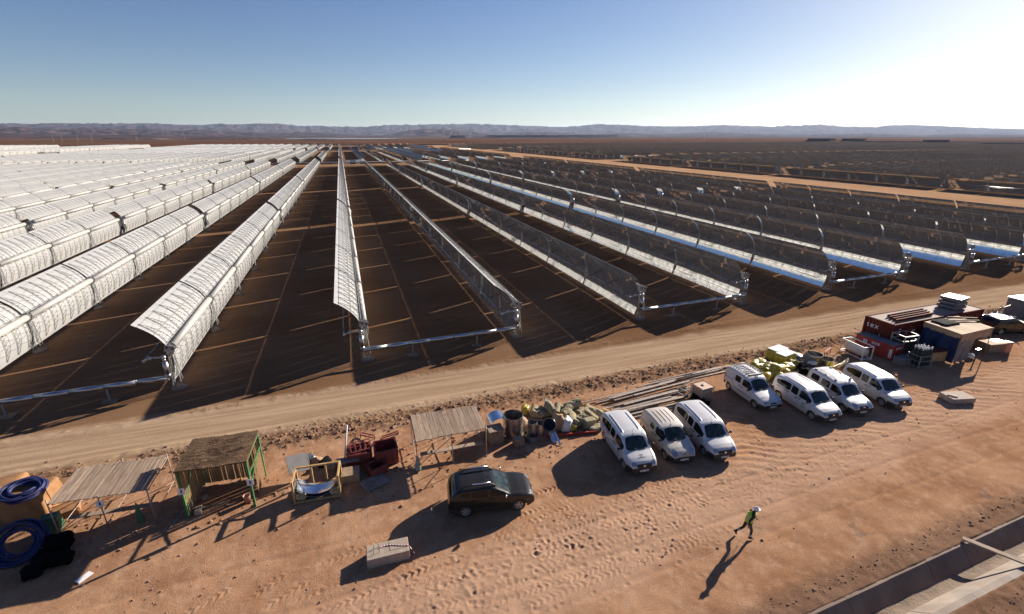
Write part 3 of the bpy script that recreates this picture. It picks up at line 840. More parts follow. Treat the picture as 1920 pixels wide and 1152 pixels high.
def chaikin(p, it=2):
    for _ in range(it):
        q = []
        for i in range(len(p)):
            a, b = np.array(p[i]), np.array(p[(i + 1) % len(p)])
            q += [tuple(a * .78 + b * .22), tuple(a * .22 + b * .78)]
        p = q
    return p
def make_vehicle(s, name, label, cat, loc, rotz, group=None):
    L, W = s['L'], s['W']; hl = L / 2
    tx = [p[0] for p in s['top']]; tz = [p[1] for p in s['top']]
    od = np.argsort(tx); tx = np.array(tx)[od]; tz = np.array(tz)[od]
    def ztop(x):
        return sum(float(np.interp(x + k, tx, tz)) for k in (-.05, -.02, 0, .02, .05)) / 5
    xf, xr = s['axles']; Rw = s.get('rw', .315); Ra = Rw + .065
    bz = s.get('bump', .66); belt = s['belt']; tum = s.get('tum', .17)
    st = set(np.round(np.linspace(-hl, hl, 84), 4)) | set(np.round(hl - np.linspace(0, .5, 16) ** 1.0 * .5, 4)) | set(np.round(-hl + np.linspace(0, .3, 12), 4))
    for xw in (xf, xr): st |= set(np.round(xw + Ra * np.sin(np.linspace(-math.pi / 2, math.pi / 2, 25)), 4))
    st = sorted(st)
    def half(x):
        w = W / 2
        a = (x - (hl - .85)) / .85
        if a > 0: w *= 1 - s.get('nose', .20) * a ** 2.4
        a = (-x - (hl - .55)) / .55
        if a > 0: w *= 1 - .10 * a ** 2.2
        return w
    def sill(x):
        z = .26
        if x > hl - .5: z = .24 + .10 * ((x - hl + .5) / .5) ** 2
        if x < -hl + .4: z = .30 + .10 * ((-x - hl + .4) / .4)
        for xw in (xf, xr):
            d = Ra ** 2 - (x - xw) ** 2
            if d > 0: z = max(z, Rw + math.sqrt(d))
        return z
    rows = []
    n1, n2, n3 = 5, 9, 6
    for x in st:
        zl, zt, w = sill(x), ztop(x), half(x)
        rc = min(s.get('rc', .13), max(.02, (zt - .55) * .45)); zs = zt - rc
        def hw(z):
            k = 1 - tum * max(0, z - belt) ** 1.15
            k -= .05 * max(0, (.62 - z)) ** 1.5
            k += .018 * math.exp(-((z - .72) / .16) ** 2)
            return w * k
        zm = min(max(bz, zl + .01), zs - .005)
        r = [(x, hw(z), z) for z in np.linspace(zl, zm, n1)]
        r += [(x, hw(z), z) for z in np.linspace(zm, zs, n2 + 1)[1:]]
        y0 = hw(zs); cam_ = min(.035, rc * .3)
        for k in range(1, n3 + 1):
            a = math.pi / 2 * k / n3
            r.append((x, y0 - rc * 1.35 * (1 - math.cos(a)), zs + (rc - cam_) * math.sin(a)))
        y1, z1 = r[-1][1], r[-1][2]
        for k in (.75, .5, .25, 0):
            r.append((x, y1 * k, z1 + cam_ * (1 - k * k)))
        rows.append(r)
    full = [r + [(x, -y, z) for (x, y, z) in r[-2::-1]] for r in rows]
    t = thing(name, label, cat, loc, rotz, group)
    body, bump = MB(), MB()
    ncol = len(full[0])
    allv = [p for r in full for p in r]
    fb, fm = [], []
    for i in range(len(full) - 1):
        for j in range(ncol - 1):
            f = (i * ncol + j, i * ncol + j + 1, (i + 1) * ncol + j + 1, (i + 1) * ncol + j)
            xm = (st[i] + st[i + 1]) / 2
            lowside = j < n1 - 1 or j >= ncol - n1
            blk = lowside and (xm > xf + Ra * .9 or xm < xr - Ra * .95) and s.get('blackbump', True)
            (fm if blk else fb).append(f)
    def pick(fs, ends):
        m = MB(); used = {}
        def vi(k):
            if k not in used: used[k] = len(m.v); m.v.append(allv[k])
            return used[k]
        for f in fs:
            m.f.append(tuple(vi(k) for k in f)); m.m.append(0); m.sm.append(True)
        return m
    body = pick(fb, None); bump = pick(fm, None)
    # front and rear end caps as strips split at the bumper line
    for i, cx in ((0, -1), (len(full) - 1, 1)):
        r = full[i]; h = (ncol + 1) // 2
        for j in range(h - 1):
            a, b, c, d = r[j], r[j + 1], r[ncol - 2 - j], r[ncol - 1 - j]
            tgt = bump if (j < n1 - 1 and s.get('blackbump', True)) else body
            tgt.add([a, b, c, d], [(0, 1, 2, 3) if cx < 0 else (3, 2, 1, 0)], 0, False)
    bo = body.build('body', s['paint'], t)
    # ray target
    allf = body.f; tgt = MB(); tgt.add(body.v, body.f); tgt.add(bump.v, bump.f)
    bvh = BVHTree.FromPolygons([Vector(v) for v in tgt.v], tgt.f)
    def cast(mode, a, b):
        if mode == 'R': o, d = Vector((a, -3, b)), Vector((0, 1, 0))
        elif mode == 'L': o, d = Vector((a, 3, b)), Vector((0, -1, 0))
        elif mode == 'T': o, d = Vector((a, b, 4)), Vector((0, 0, -1))
        elif mode == 'F': o, d = Vector((5, a, b)), Vector((-1, 0, 0))
        elif mode == 'B': o, d = Vector((-5, a, b)), Vector((1, 0, 0))
        hit = bvh.ray_cast(o, d)
        if hit[0] is None: return None, None
        n = hit[1]
        if n.dot(d) > 0: n = -n
        return hit[0], n
    def patch(name, poly, mode, mt, eps=.007, parent=None, smooth=2, rings=7):
        p = []
        for i in range(len(poly)):
            a, b = np.array(poly[i], float), np.array(poly[(i + 1) % len(poly)], float)
            p += [tuple(a + (b - a) * k) for k in ((0, .5) if smooth else (0, .25, .5, .75))]
        p = chaikin(p, smooth) if smooth else p
        c = np.mean(np.array(p), 0); m = MB(); N = len(p)
        for q in range(rings):
            k = 1 - q / rings
            for (a, b) in p:
                a2, b2 = c[0] + (a - c[0]) * k, c[1] + (b - c[1]) * k
                h, n = cast(mode, a2, b2)
                if h is None: return None
                m.v.append(tuple(h + n * eps))
        h, n = cast(mode, *c)
        if h is None: return None
        m.v.append(tuple(h + n * eps))
        for q in range(rings - 1):
            for i in range(N):
                i2 = (i + 1) % N
                m.f.append((q * N + i, q * N + i2, (q + 1) * N + i2, (q + 1) * N + i))
        for i in range(N): m.f.append(((rings - 1) * N + i, (rings - 1) * N + (i + 1) % N, rings * N))
        m.m = [0] * len(m.f); m.sm = [True] * len(m.f)
        if name is None: return m
        return m.build(name, mt, parent or t)
    def strip(m, pts, mode, w, eps=.004):
        out = []
        for i in range(len(pts) - 1):
            a, b = np.array(pts[i], float), np.array(pts[i + 1], float)
            k = max(2, int(np.linalg.norm(b - a) / .06))
            out += [tuple(a + (b - a) * q / k) for q in range(k)]
        out.append(tuple(pts[-1]))
        P_ = []
        for i, (a, b) in enumerate(out):
            a0 = np.array(out[max(i - 1, 0)]); b0 = np.array(out[min(i + 1, len(out) - 1)])
            d = b0 - a0; d = d / (np.linalg.norm(d) + 1e-9); nn = np.array((-d[1], d[0])) * w / 2
            h1, n1_ = cast(mode, a + nn[0], b + nn[1]); h2, n2_ = cast(mode, a - nn[0], b - nn[1])
            if h1 is None or h2 is None: continue
            P_.append([h1 + n1_ * eps, h2 + n2_ * eps])
        if len(P_) > 1: m.grid(P_, 0, True)
    bmo = bump.build('bumper', M_BPLAST if s.get('blackbump', True) else s['paint'], t) if bump.f else None
    # floor and inner block so nothing shows through the arches
    m = MB(); m.box((0, 0, .40), (L - .5, W - .30, .18)); m.box((0, 0, .7), (L - 1.0, W - .62, .5)); m.build('underbody', M_BPLAST, t)
    for mode in ('R', 'L'):
        for poly in s['windows']: patch('side_window', poly, mode, M_WIN)
    patch('windscreen', s['shield'], 'T', M_SHIELD, .006)
    if s.get('rearwin'): patch('rear_window', s['rearwin'], 'B', M_WIN)
    for sg in (1, -1):
        patch('headlight', [(y * sg, z) for y, z in s['lamp']], 'F', M_LAMP, .010)
        patch('tail_light', [(x, z) for x, z in s['tail']], 'R' if sg < 0 else 'L', M_RED, .008)
    if s.get('grille'): patch('grille', s['grille'], 'F', M_BPLAST, .006)
    # seams, mouldings, handles
    m = MB()
    for pts in s['seams']:
        for mode in ('R', 'L'): strip(m, pts, mode, .014)
    for pts in s.get('tseams', []): strip(m, pts, 'T', .016)
    if m.f: m.build('panel_gaps', M_SEAMB if s['paint'] is M_BLACKP else M_SEAM, bo)
    m = MB()
    for pts in s.get('mould', []):
        for mode in ('R', 'L'): strip(m, pts, mode, s.get('mouldw', .05), .012)
    if m.f: m.build('side_moulding', M_BPLAST, t)
    for (x, z) in s['handles']:
        for mode in ('R', 'L'):
            h, n = cast(mode, x, z)
            q = MB(); q.box(h + n * .018, (.17, .035, .045)); q.build('door_handle', s.get('handlemat', M_BPLAST), t, bevel=.008)
    # wheels
    for xw in (xf, xr):
        for sg in (1, -1):
            yb = W / 2 * .985 - .02
            Mx = Matrix.Translation((xw, sg * (yb - .10), Rw)) @ Matrix.Rotation(R(90), 4, 'X') @ Matrix.Diagonal((1, 1, -sg, 1))
            ty = MB(); wd = .10
            ty.lathe([(Rw * .64, wd * .92), (Rw * .72, wd), (Rw * .93, wd * .95), (Rw * .99, wd * .7), (Rw, wd * .3), (Rw, -wd * .3), (Rw * .99, -wd * .7), (Rw * .93, -wd), (Rw * .64, -wd * .9)], 30, 0, Mx)
            w_ = ty.build('wheel', M_TYRE, t)
            rm = MB()
            rm.lathe([(.001, wd * .62), (Rw * .14, wd * .68), (Rw * .16, wd * .30), (Rw * .58, wd * .30)], 30, 1, Mx)
            rm.lathe([(Rw * .56, wd * .3), (Rw * .58, wd * .86), (Rw * .655, wd * .9), (Rw * .66, wd * .5)], 30, 0, Mx)
            ns = s.get('spokes', 6)
            for k in range(ns):
                a = 2 * math.pi * k / ns + .3
                c_, s_ = math.cos(a), math.sin(a)
                p, q = Mx @ Vector((c_ * Rw * .10, s_ * Rw * .10, wd * .62)), Mx @ Vector((c_ * Rw * .60, s_ * Rw * .60, wd * .75))
                rm.beam(p, q, s.get('spokew', .07), .03, 0, up=(0, 1, 0))
            rm.lathe([(.001, wd * .80), (Rw * .17, wd * .76), (Rw * .17, wd * .5)], 16, 0, Mx)
            rm.build('rim', [M_RIM, M_BPLAST], w_)
    # door mirrors
    xm, zm_ = s['mirror']
    for sg in (1, -1):
        h, n = cast('L' if sg > 0 else 'R', xm, zm_)
        q = MB(); q.bar(h - n * .03, h + n * .10, .03, 6)
        c_ = h + Vector((0, sg * .17, .05))
        P_ = []
        for i in range(9):
            a = math.pi * i / 8
            P_.append([c_ + Vector((.055 * math.sin(a) * math.cos(b), .105 * -math.cos(a), .085 * math.sin(a) * math.sin(b))) for b in np.linspace(0, 2 * math.pi, 13)])
        q.grid(P_); q.build('door_mirror', s.get('mirrormat', M_BPLAST), t)
    # plate, emblem, wipers, aerial
    h, n = cast('F', 0, s['plate'])
    q = MB(); q.box(h + Vector((.02, 0, 0)), (.02, .50, .11)); pl = q.build('number_plate', M_PLATE, t)
    q = MB()
    for k in range(7):
        if k in (3,): continue
        q.box(h + Vector((.0315, -.19 + k * .063, 0)), (.003, .030 if k % 2 else .038, .066))
    q.build('plate_characters', M_INK, pl)
    h, n = cast('F', 0, s['emblem'])
    q = MB(); q.add([h + n * .02 + Vector((0, .085, .05)), h + n * .02 + Vector((0, -.085, .05)), h + n * .02 + Vector((0, -.05, -.05)), h + n * .02 + Vector((0, 0, -.075)), h + n * .02 + Vector((0, .05, -.05))], [(0, 1, 2, 3, 4)]); 
    q.add([h + Vector((.0, .085, .05)), h + Vector((.0, -.085, .05)), h + n * .02 + Vector((0, -.085, .05)), h + n * .02 + Vector((0, .085, .05))], [(0, 1, 2, 3)])
    q.build('emblem', M_CHROME, t)
    for y0, y1 in ((-.55, -.05), (.05, .55)):
        q = MB(); pts = []
        for k in np.linspace(0, 1, 6):
            hh, nn = cast('T', s['wiper'] - .10 * k, y0 + (y1 - y0) * k)
            pts.append(hh + nn * .02)
        q.tube(pts, .012, 5); q.build('wiper', M_BPLAST, t)
    if s.get('aerial') is not None:
        h, n = cast('T', s['aerial'], 0); q = MB(); q.tube([h, h + Vector((-.22, .0, .36))], .008, 5, r2=.004); q.bar(h, h + Vector((-.02, 0, .04)), .022, 6); q.build('aerial', M_BPLAST, t)
    for (xa, xb, y, w_, hh) in s.get('ribs', []):
        q = MB(); P_ = []
        for x in np.linspace(xa, xb, 16):
            k = min(1, (x - xa) / .12 + .02, (xb - x) / .12 + .02)
            r = []
            for u in np.linspace(-1, 1, 7):
                h, n = cast('T', x, y + u * w_ / 2); r.append(h + n * (.003 + hh * k * (1 - u ** 4)))
            P_.append(r)
        q.grid(P_); q.build('roof_rib', s['paint'], t)
    s['_cast'] = cast
    return t, cast, patch

def logo(t, cast, patch, mode, cx, cz, w, h, board=True, parent=None):
    """a small printed badge: pale board with dark strokes like a tree mark above two lines of print"""
    pr = t
    if board:
        m = patch('door_sign', [(cx - w / 2, cz - h / 2), (cx + w / 2, cz - h / 2), (cx + w / 2, cz + h / 2), (cx - w / 2, cz + h / 2)], mode, M_WHITE, .010, smooth=0)
        pr = m
    q = MB()
    def st(x0, z0, x1, z1, wd):
        a, b = np.array((x0, z0)), np.array((x1, z1)); d = b - a; d = d / np.linalg.norm(d); nn = np.array((-d[1], d[0])) * wd / 2
        P_ = []
        for k in (0, .5, 1):
            c = a + (b - a) * k; r = []
            for sg in (1, -1):
                u = c + nn * sg
                hh, n = cast(mode, cx + u[0] * w, cz + u[1] * h); r.append(hh + n * .014)
            P_.append(r)
        q.grid(P_, 0, False)
    st(0, -.10, 0, .18, .06)
    for a in (20, 60, 100, 140, 180, 0): st(0, .16, .30 * math.cos(R(a)), .16 + .22 * math.sin(R(a)), .05)
    st(-.36, -.20, .36, -.20, .06); st(-.30, -.32, .34, -.32, .05)
    q.build('printed_mark', M_INK, pr)

VAN = dict(L=4.36, W=1.75, top=[(-2.18, .72), (-2.165, 1.0), (-2.12, 1.35), (-2.04, 1.62), (-1.93, 1.73), (-1.7, 1.785), (-1.2, 1.81), (-.4, 1.815), (.25, 1.77), (.55, 1.70), (.72, 1.60), (1.22, 1.14), (1.30, 1.10), (1.75, 1.00), (2.0, .90), (2.12, .80), (2.18, .66)],
           axles=(1.35, -1.46), belt=1.08, tum=.17, bump=.66, paint=M_WHITE,
           windows=[[(1.14, 1.13), (1.04, 1.27), (.68, 1.56), (.40, 1.62), (.20, 1.60), (.16, 1.10)], [(.02, 1.10), (.04, 1.60), (-.5, 1.64), (-.52, 1.12)], [(-.60, 1.12), (-.58, 1.64), (-1.25, 1.62), (-1.72, 1.50), (-1.86, 1.36), (-1.70, 1.18)]],
           shield=[(1.20, -.66), (1.27, -.3), (1.27, .3), (1.20, .66), (.72, .57), (.66, .3), (.66, -.3), (.72, -.57)],
           rearwin=[(-.55, 1.15), (.55, 1.15), (.5, 1.58), (-.5, 1.58)],
           lamp=[(.38, .76), (.46, .86), (.60, .90), (.70, .86), (.71, .76), (.60, .70)], tail=[(-2.14, .80), (-2.14, 1.22), (-2.04, 1.28), (-2.02, .82)],
           grille=[(-.42, .62), (.42, .62), (.48, .80), (-.48, .80)],
           seams=[[(.10, .32), (.10, 1.60)], [(1.16, .36), (1.10, .9), (1.16, 1.12)], [(-.80, .34), (-.84, 1.0), (-.55, 1.12)]], tseams=[[(1.32, -.72), (2.0, -.60)], [(1.32, .72), (2.0, .60)]],
           mould=[[(-.62, 1.03), (-1.72, 1.05)]], mouldw=.035, handles=[(.26, .98), (-.02, .94)], mirror=(1.02, 1.12), plate=.42, emblem=.70, wiper=1.30, aerial=.60,
           ribs=[(-1.55, .35, .52, .10, .035), (-1.55, .35, -.52, .10, .035)])
OLDVAN = dict(VAN, L=3.88, W=1.69, top=[(-1.94, .7), (-1.92, 1.1), (-1.87, 1.45), (-1.78, 1.62), (-1.6, 1.69), (-1.1, 1.72), (-.4, 1.72), (.05, 1.68), (.28, 1.62), (.40, 1.55), (1.00, 1.12), (1.08, 1.08), (1.45, .98), (1.72, .86), (1.86, .76), (1.94, .62)],
              axles=(1.17, -1.34), belt=1.04, paint=M_DUSTYW, nose=.24,
              windows=[[(.92, 1.10), (.82, 1.22), (.42, 1.50), (.20, 1.54), (.0, 1.52), (-.02, 1.08)], [(-.22, 1.10), (-.22, 1.50), (-.62, 1.50), (-.66, 1.12)]],
              shield=[(.96, -.62), (1.05, -.3), (1.05, .3), (.96, .62), (.42, .56), (.36, .3), (.36, -.3), (.42, -.56)],
              lamp=[(.36, .72), (.44, .90), (.58, .93), (.69, .86), (.70, .72), (.55, .66)], tail=[(-1.90, .85), (-1.90, 1.35), (-1.80, 1.38), (-1.79, .86)],
              grille=[(-.5, .50), (.5, .50), (.46, .62), (-.46, .62)], seams=[[(-.10, .32), (-.10, 1.5)], [(.98, .36), (.92, .9), (.96, 1.08)], [(-.74, .34), (-.78, 1.5)]], tseams=[[(1.1, -.66), (1.7, -.5)], [(1.1, .66), (1.7, .5)]],
              mould=[[(-.85, .98), (-1.72, .98)]], handles=[(.04, .94), (-.26, .92)], mirror=(.84, 1.08), plate=.46, emblem=.74, wiper=1.06, aerial=.22, bump=.64,
              ribs=[(-1.4, .0, y, .06, .018) for y in (-.4, -.13, .13, .4)])
RACKVAN = dict(VAN, L=4.11, W=1.72, top=[(-2.055, .7), (-2.04, 1.1), (-1.98, 1.5), (-1.9, 1.70), (-1.7, 1.77), (-1.1, 1.80), (-.4, 1.79), (.0, 1.75), (.16, 1.69), (.30, 1.58), (.86, 1.12), (.95, 1.08), (1.5, .98), (1.82, .86), (1.98, .76), (2.055, .62)],
               axles=(1.25, -1.44), belt=1.04, rw=.30, windows=[[(.80, 1.10), (.70, 1.22), (.30, 1.54), (.10, 1.57), (-.1, 1.55), (-.12, 1.08)], [(-.30, 1.10), (-.30, 1.54), (-.84, 1.54), (-.86, 1.12)]],
               shield=[(.84, -.64), (.92, -.3), (.92, .3), (.84, .64), (.32, .57), (.26, .3), (.26, -.3), (.32, -.57)],
               lamp=[(.34, .68), (.36, .78), (.58, .80), (.72, .76), (.72, .66), (.55, .64)], tail=[(-2.0, .78), (-2.0, 1.2), (-1.92, 1.22), (-1.91, .78)],
               grille=[(-.28, .64), (.28, .64), (.28, .72), (-.28, .72)], seams=[[(-.2, .32), (-.2, 1.5)], [(.88, .36), (.82, .9), (.84, 1.08)], [(-.95, .34), (-.97, 1.5)]], tseams=[[(1.0, -.70), (1.85, -.56)], [(1.0, .70), (1.85, .56)]],
               mould=[[(.84, .60), (-.98, .60)], [(-1.0, 1.02), (-1.9, 1.02)]], handles=[(-.02, .93), (-.32, .93)], mirror=(.70, 1.08), plate=.44, emblem=.70, wiper=.94, aerial=.14, bump=.58, ribs=[], spokew=.05)
TALLVAN = dict(VAN, L=4.16, W=1.72, top=[(-2.08, .7), (-2.07, 1.1), (-2.02, 1.5), (-1.97, 1.72), (-1.85, 1.80), (-1.2, 1.83), (-.3, 1.83), (.15, 1.79), (.40, 1.70), (.55, 1.58), (1.04, 1.14), (1.12, 1.10), (1.55, 1.01), (1.85, .92), (2.0, .82), (2.08, .66)],
               axles=(1.27, -1.31), belt=1.06, nose=.16, windows=[[(.98, 1.12), (.86, 1.26), (.52, 1.54), (.30, 1.58), (.08, 1.56), (.06, 1.08)], [(-.06, 1.10), (-.06, 1.57), (-.74, 1.57), (-.78, 1.12)], [(-.98, 1.12), (-.98, 1.57), (-1.62, 1.56), (-1.70, 1.14)]],
               shield=[(1.03, -.64), (1.10, -.3), (1.10, .3), (1.03, .64), (.56, .56), (.50, .3), (.50, -.3), (.56, -.56)],
               lamp=[(.44, .70), (.42, .92), (.60, .96), (.74, .90), (.74, .70), (.6, .66)], tail=[(-2.03, .9), (-2.03, 1.5), (-1.93, 1.5), (-1.93, .9)],
               grille=[(-.36, .62), (.36, .62), (.36, .80), (-.36, .80)], seams=[[(-.0, .32), (-.0, 1.55)], [(1.06, .36), (1.0, .9), (1.04, 1.10)], [(-.88, .34), (-.88, 1.56)]], tseams=[[(1.2, -.72), (1.9, -.62)], [(1.2, .72), (1.9, .62)]],
               mould=[[(1.0, .58), (-.9, .58)]], handles=[(.12, .96), (-.14, .94)], mirror=(.86, 1.10), plate=.42, emblem=.72, wiper=1.12, aerial=.36, ribs=[(-1.6, .2, y, .05, .012) for y in (-.3, 0, .3)])
SUV = dict(VAN, L=4.31, W=1.82, top=[(-2.155, .62), (-2.14, .95), (-2.08, 1.10), (-1.95, 1.30), (-1.72, 1.50), (-1.5, 1.56), (-1.0, 1.60), (-.3, 1.61), (.05, 1.56), (.20, 1.50), (.86, 1.14), (.96, 1.10), (1.4, 1.06), (1.8, .98), (2.0, .90), (2.10, .78), (2.155, .64)],
           axles=(1.335, -1.335), rw=.345, belt=1.06, tum=.26, nose=.22, paint=M_BLACKP, spokes=5, spokew=.09, bump=.60,
           windows=[[(.74, 1.14), (.60, 1.24), (.16, 1.44), (-.05, 1.47), (-.10, 1.10)], [(-.22, 1.10), (-.20, 1.48), (-.95, 1.46), (-1.0, 1.12)], [(-1.12, 1.16), (-1.10, 1.44), (-1.45, 1.40), (-1.62, 1.28)]],
           shield=[(.84, -.68), (.93, -.3), (.93, .3), (.84, .68), (.24, .58), (.18, .3), (.18, -.3), (.24, -.58)], rearwin=[(-.5, 1.12), (.5, 1.12), (.42, 1.40), (-.42, 1.40)],
           lamp=[(.42, .76), (.46, .88), (.62, .92), (.73, .86), (.74, .74), (.6, .70)], tail=[(-2.10, .78), (-2.10, 1.05), (-1.98, 1.06), (-1.98, .80)],
           grille=[(-.40, .64), (.40, .64), (.40, .78), (-.40, .78)], seams=[[(-.16, .40), (-.16, 1.45)], [(.80, .44), (.76, .9), (.82, 1.10)], [(-1.06, .62), (-1.05, 1.4)]], tseams=[[(1.0, -.76), (1.9, -.6)], [(1.0, .76), (1.9, .6)], [(-1.72, -.5), (-1.72, .5)]],
           mould=[[(.92, .42), (-.92, .42)]], mouldw=.10, handles=[(.0, .96), (-.94, .96)], handlemat=M_BLACKP, mirror=(.66, 1.12), mirrormat=M_CHROME, plate=.46, emblem=.72, wiper=.97, aerial=-.1, ribs=[])
def put(spec, name, label, cat, fr, head, group=None):
    """fr: ground point under the front right wheel's outer face; head: heading in degrees"""
    h = R(head); f = Vector((math.cos(h), math.sin(h), 0)); l = Vector((-f.y, f.x, 0))
    c = Vector((fr[0], fr[1], 0)) - f * spec['axles'][0] + l * (spec['W'] / 2 - .03)
    zs = [ground_height(c.x + f.x * a + l.x * b, c.y + f.y * a + l.y * b) for a in (1.2, -1.2) for b in (.7, -.7)]
    return make_vehicle(spec, name, label, cat, (c.x, c.y, min(zs) + .012), h, group)
VG = 'white vans parked in two rows'
t, c_, p_ = put(VAN, 'parked_van', 'white van with small dark print on its bonnet, leftmost of the nearer three', 'van', (13.13, 19.24), -96, VG)
for m_, a in (('R', (.72, .78)),): logo(t, c_, p_, m_, a[0], a[1], .34, .34, False)
def hood_logo(t, cast):
    q = MB()
    for (x, y0, y1, w) in ((1.62, -.10, .12, .05), (1.70, -.07, .09, .035), (1.79, -.22, .22, .035)):
        P_ = []
        for y in np.linspace(y0, y1, 5):
            r = []
            for xx in (x - w / 2, x + w / 2):
                h, n = cast('T', xx, y); r.append(h + n * .006)
            P_.append(r)
        q.grid(P_)
    q.build('printed_mark', M_INK, t)
hood_logo(t, c_)
put(OLDVAN, 'parked_van', 'dusty off-white small van between two cleaner white vans', 'van', (15.86, 19.27), -96, VG)
put(VAN, 'parked_van', 'clean white van with plain bonnet, rightmost of the nearer three', 'van', (18.22, 18.83), -97, VG)
t, c_, p_ = put(RACKVAN, 'parked_van', 'older white van with a metal roof rack, beside the yellow bag heap', 'van', (25.06, 22.01), -94, VG)
m = MB()
for y in (-.58, .58):
    m.tube([(-1.75, y, 1.90), (.05, y, 1.90)], .022, 6); m.tube([(-1.75, y, 1.98), (.05, y, 1.98)], .016, 6)
for x in np.linspace(-1.7, 0, 8):
    m.tube([(x, -.58, 1.90), (x, .58, 1.90)], .02, 6)
    for y in (-.58, .58): m.tube([(x, y, 1.72), (x, y, 1.98)], .014, 5)
m.box((.06, 0, 1.88), (.10, 1.2, .14))
m.build('roof_rack', M_GALV, t)
t, c_, p_ = put(VAN, 'parked_van', 'white van with a square printed sign on its front door', 'van', (27.51, 19.64), -93, VG)
logo(t, c_, p_, 'R', .60, .72, .50, .50, True)
t, c_, p_ = put(TALLVAN, 'parked_van', 'white van with three side windows and black roof bar feet', 'van', (30.3, 19.66), -97, VG)
m = MB()
for y in (-.60, .60):
    m.tube([(-1.65, y, 1.83), (.15, y, 1.85)], .024, 6, 0)
    for x in (-1.6, -.75, .1): m.box((x, y, 1.815), (.16, .08, .10), m=1)
m.build('roof_rail', [M_WHITE, M_BPLAST], t)
put(VAN, 'parked_van', 'white van at the right end of the farther row, nearest the containers', 'van', (33.63, 19.39), -98, VG)
def suv_rails(t):
    for y in (-.62, .62):
        m = MB(); m.tube([(-1.45, y, 1.56), (-1.3, y, 1.66), (-1.0, y, 1.69), (-.2, y, 1.69), (.05, y, 1.62), (.2, y, 1.50)], .04, 8, 1)
        m.tube([(-.95, y, 1.725), (-.05, y, 1.725)], .036, 8, 0); m.build('roof_rail', [M_CHROME, M_BPLAST], t)
t, _, _ = put(SUV, 'parked_car', 'black off-road car with silver roof rails parked alone near the concrete block', 'car', (6.52, 18.13), -8.8); suv_rails(t)
h_ = R(170)
t, _, _ = make_vehicle(SUV, 'parked_car', 'black off-road car at the right edge of the frame beyond the canopy', 'car', (58.6, 25.4, .0), R(-12)); suv_rails(t)
# ================================================================== YARD: materials
def plank_mat():
    g = NT('weathered_planks'); P = g.geo.outputs['Position']; oi = g.n('ShaderNodeObjectInfo')
    f = g.noise(g.mapping(P, (9, .8, 9)), 1.0, 6, .6); f2 = g.noise(P, 2.2, 5)
    c = g.mix(g.rng(f, .3, .7), (.27, .195, .14), (.42, .32, .235))
    c = g.mix(g.rng(f2, .5, .75, 0, .5), c, (.22, .15, .10))
    k = g.math('ADD', .74, g.math('MULTIPLY', oi.outputs['Random'], .26))
    hs = g.n('ShaderNodeHueSaturation'); g.l(c, hs.inputs['Color']); g.l(k, hs.inputs['Value'])
    g.l(hs.outputs[0], g.b.inputs['Base Color']); g.b.inputs['Roughness'].default_value = .85; g.b.inputs['Specular IOR Level'].default_value = .2
    g.l(g.bump(f, .006), g.b.inputs['Normal']); return g.m
M_PLANK = plank_mat()
M_WOOD = mat('raw_timber', (.44, .27, .11), .8, var=.25, scale=3, bump=.003)
M_OLDWOOD = mat('old_crate_wood', (.26, .18, .11), .85, var=.3, scale=4, bump=.004, dirt=.3)
M_GREEN = mat('green_steel_paint', (.035, .14, .045), .6, var=.2, scale=4, dirt=.15)
def strand_mat(name, a, b, sc, bump=.02):
    g = NT(name); OB = g.tc.outputs['Object']
    f = g.noise(g.mapping(OB, sc), 1.0, 6, .65); f2 = g.noise(OB, 1.3, 4)
    c = g.mix(g.rng(f, .35, .68), a, b); c = g.mix(g.rng(f2, .4, .7, 0, .4), c, a)
    g.l(c, g.b.inputs['Base Color']); g.b.inputs['Roughness'].default_value = .95; g.b.inputs['Specular IOR Level'].default_value = .15
    g.l(g.bump(f, bump), g.b.inputs['Normal']); return g.m
M_REED = strand_mat('reed_matting', (.045, .027, .016), (.21, .13, .075), (1.6, 38, 38), .03)
M_REEDL = mat('pale_reed', (.34, .22, .11), .95, var=.4, scale=12)
M_SCAF = mat('scaffold_tube', (.30, .25, .21), .6, .3, var=.3, scale=5, dirt=.5, dirtcol=(.25, .13, .07))
M_BLUEH = mat('blue_hose', (.002, .009, .07), .6, var=.15, scale=2, dirt=.06)
M_ORANGE = mat('orange_tarp', (.25, .125, .05), .85, var=.2, scale=2, bump=.02, bscale=4)
M_TARPG = mat('green_tarp', (.03, .11, .06), .6, var=.3, scale=3, bump=.02, bscale=5)
M_BLACKB = mat('black_sheet', (.004, .004, .004), .95, var=.4, scale=4, bump=.02, bscale=6, spec=.1)
M_GREY = mat('grey_panel', (.16, .16, .16), .75, var=.15, scale=2, dirt=.3, spec=.2)
M_BRIGHT = mat('bright_sheet_metal', (.72, .73, .75), .18, 1.0, var=.08, scale=2, bump=.01, bscale=3)
M_STEELD = mat('dull_sheet_metal', (.42, .40, .38), .32, .9, var=.25, scale=3, bump=.006, bscale=5, dirt=.2)
M_RUSTR = mat('dark_red_paint', (.20, .035, .028), .65, var=.35, scale=5, dirt=.35, dirtcol=(.22, .10, .06))
M_REDP = mat('red_paint', (.30, .022, .016), .5, var=.15, scale=2, dirt=.15)
M_MAROON = mat('maroon_container_paint', (.115, .022, .016), .85, var=.25, scale=1.2, spec=.12, dirt=.25, dirtcol=(.22, .10, .06))
M_ROLL = mat('mineral_wool', (.30, .25, .15), .98, var=.4, scale=6, bump=.06, bscale=11)
M_ROLLE = mat('mineral_wool_pale', (.34, .285, .18), .98, var=.4, scale=7, bump=.06, bscale=12)
M_YELL = mat('yellow_plastic_film', (.42, .33, .04), .4, var=.35, scale=3, bump=.03, bscale=7)
M_YELLD = mat('dull_yellow_bag', (.40, .31, .04), .5, var=.5, scale=3, bump=.04, bscale=7)
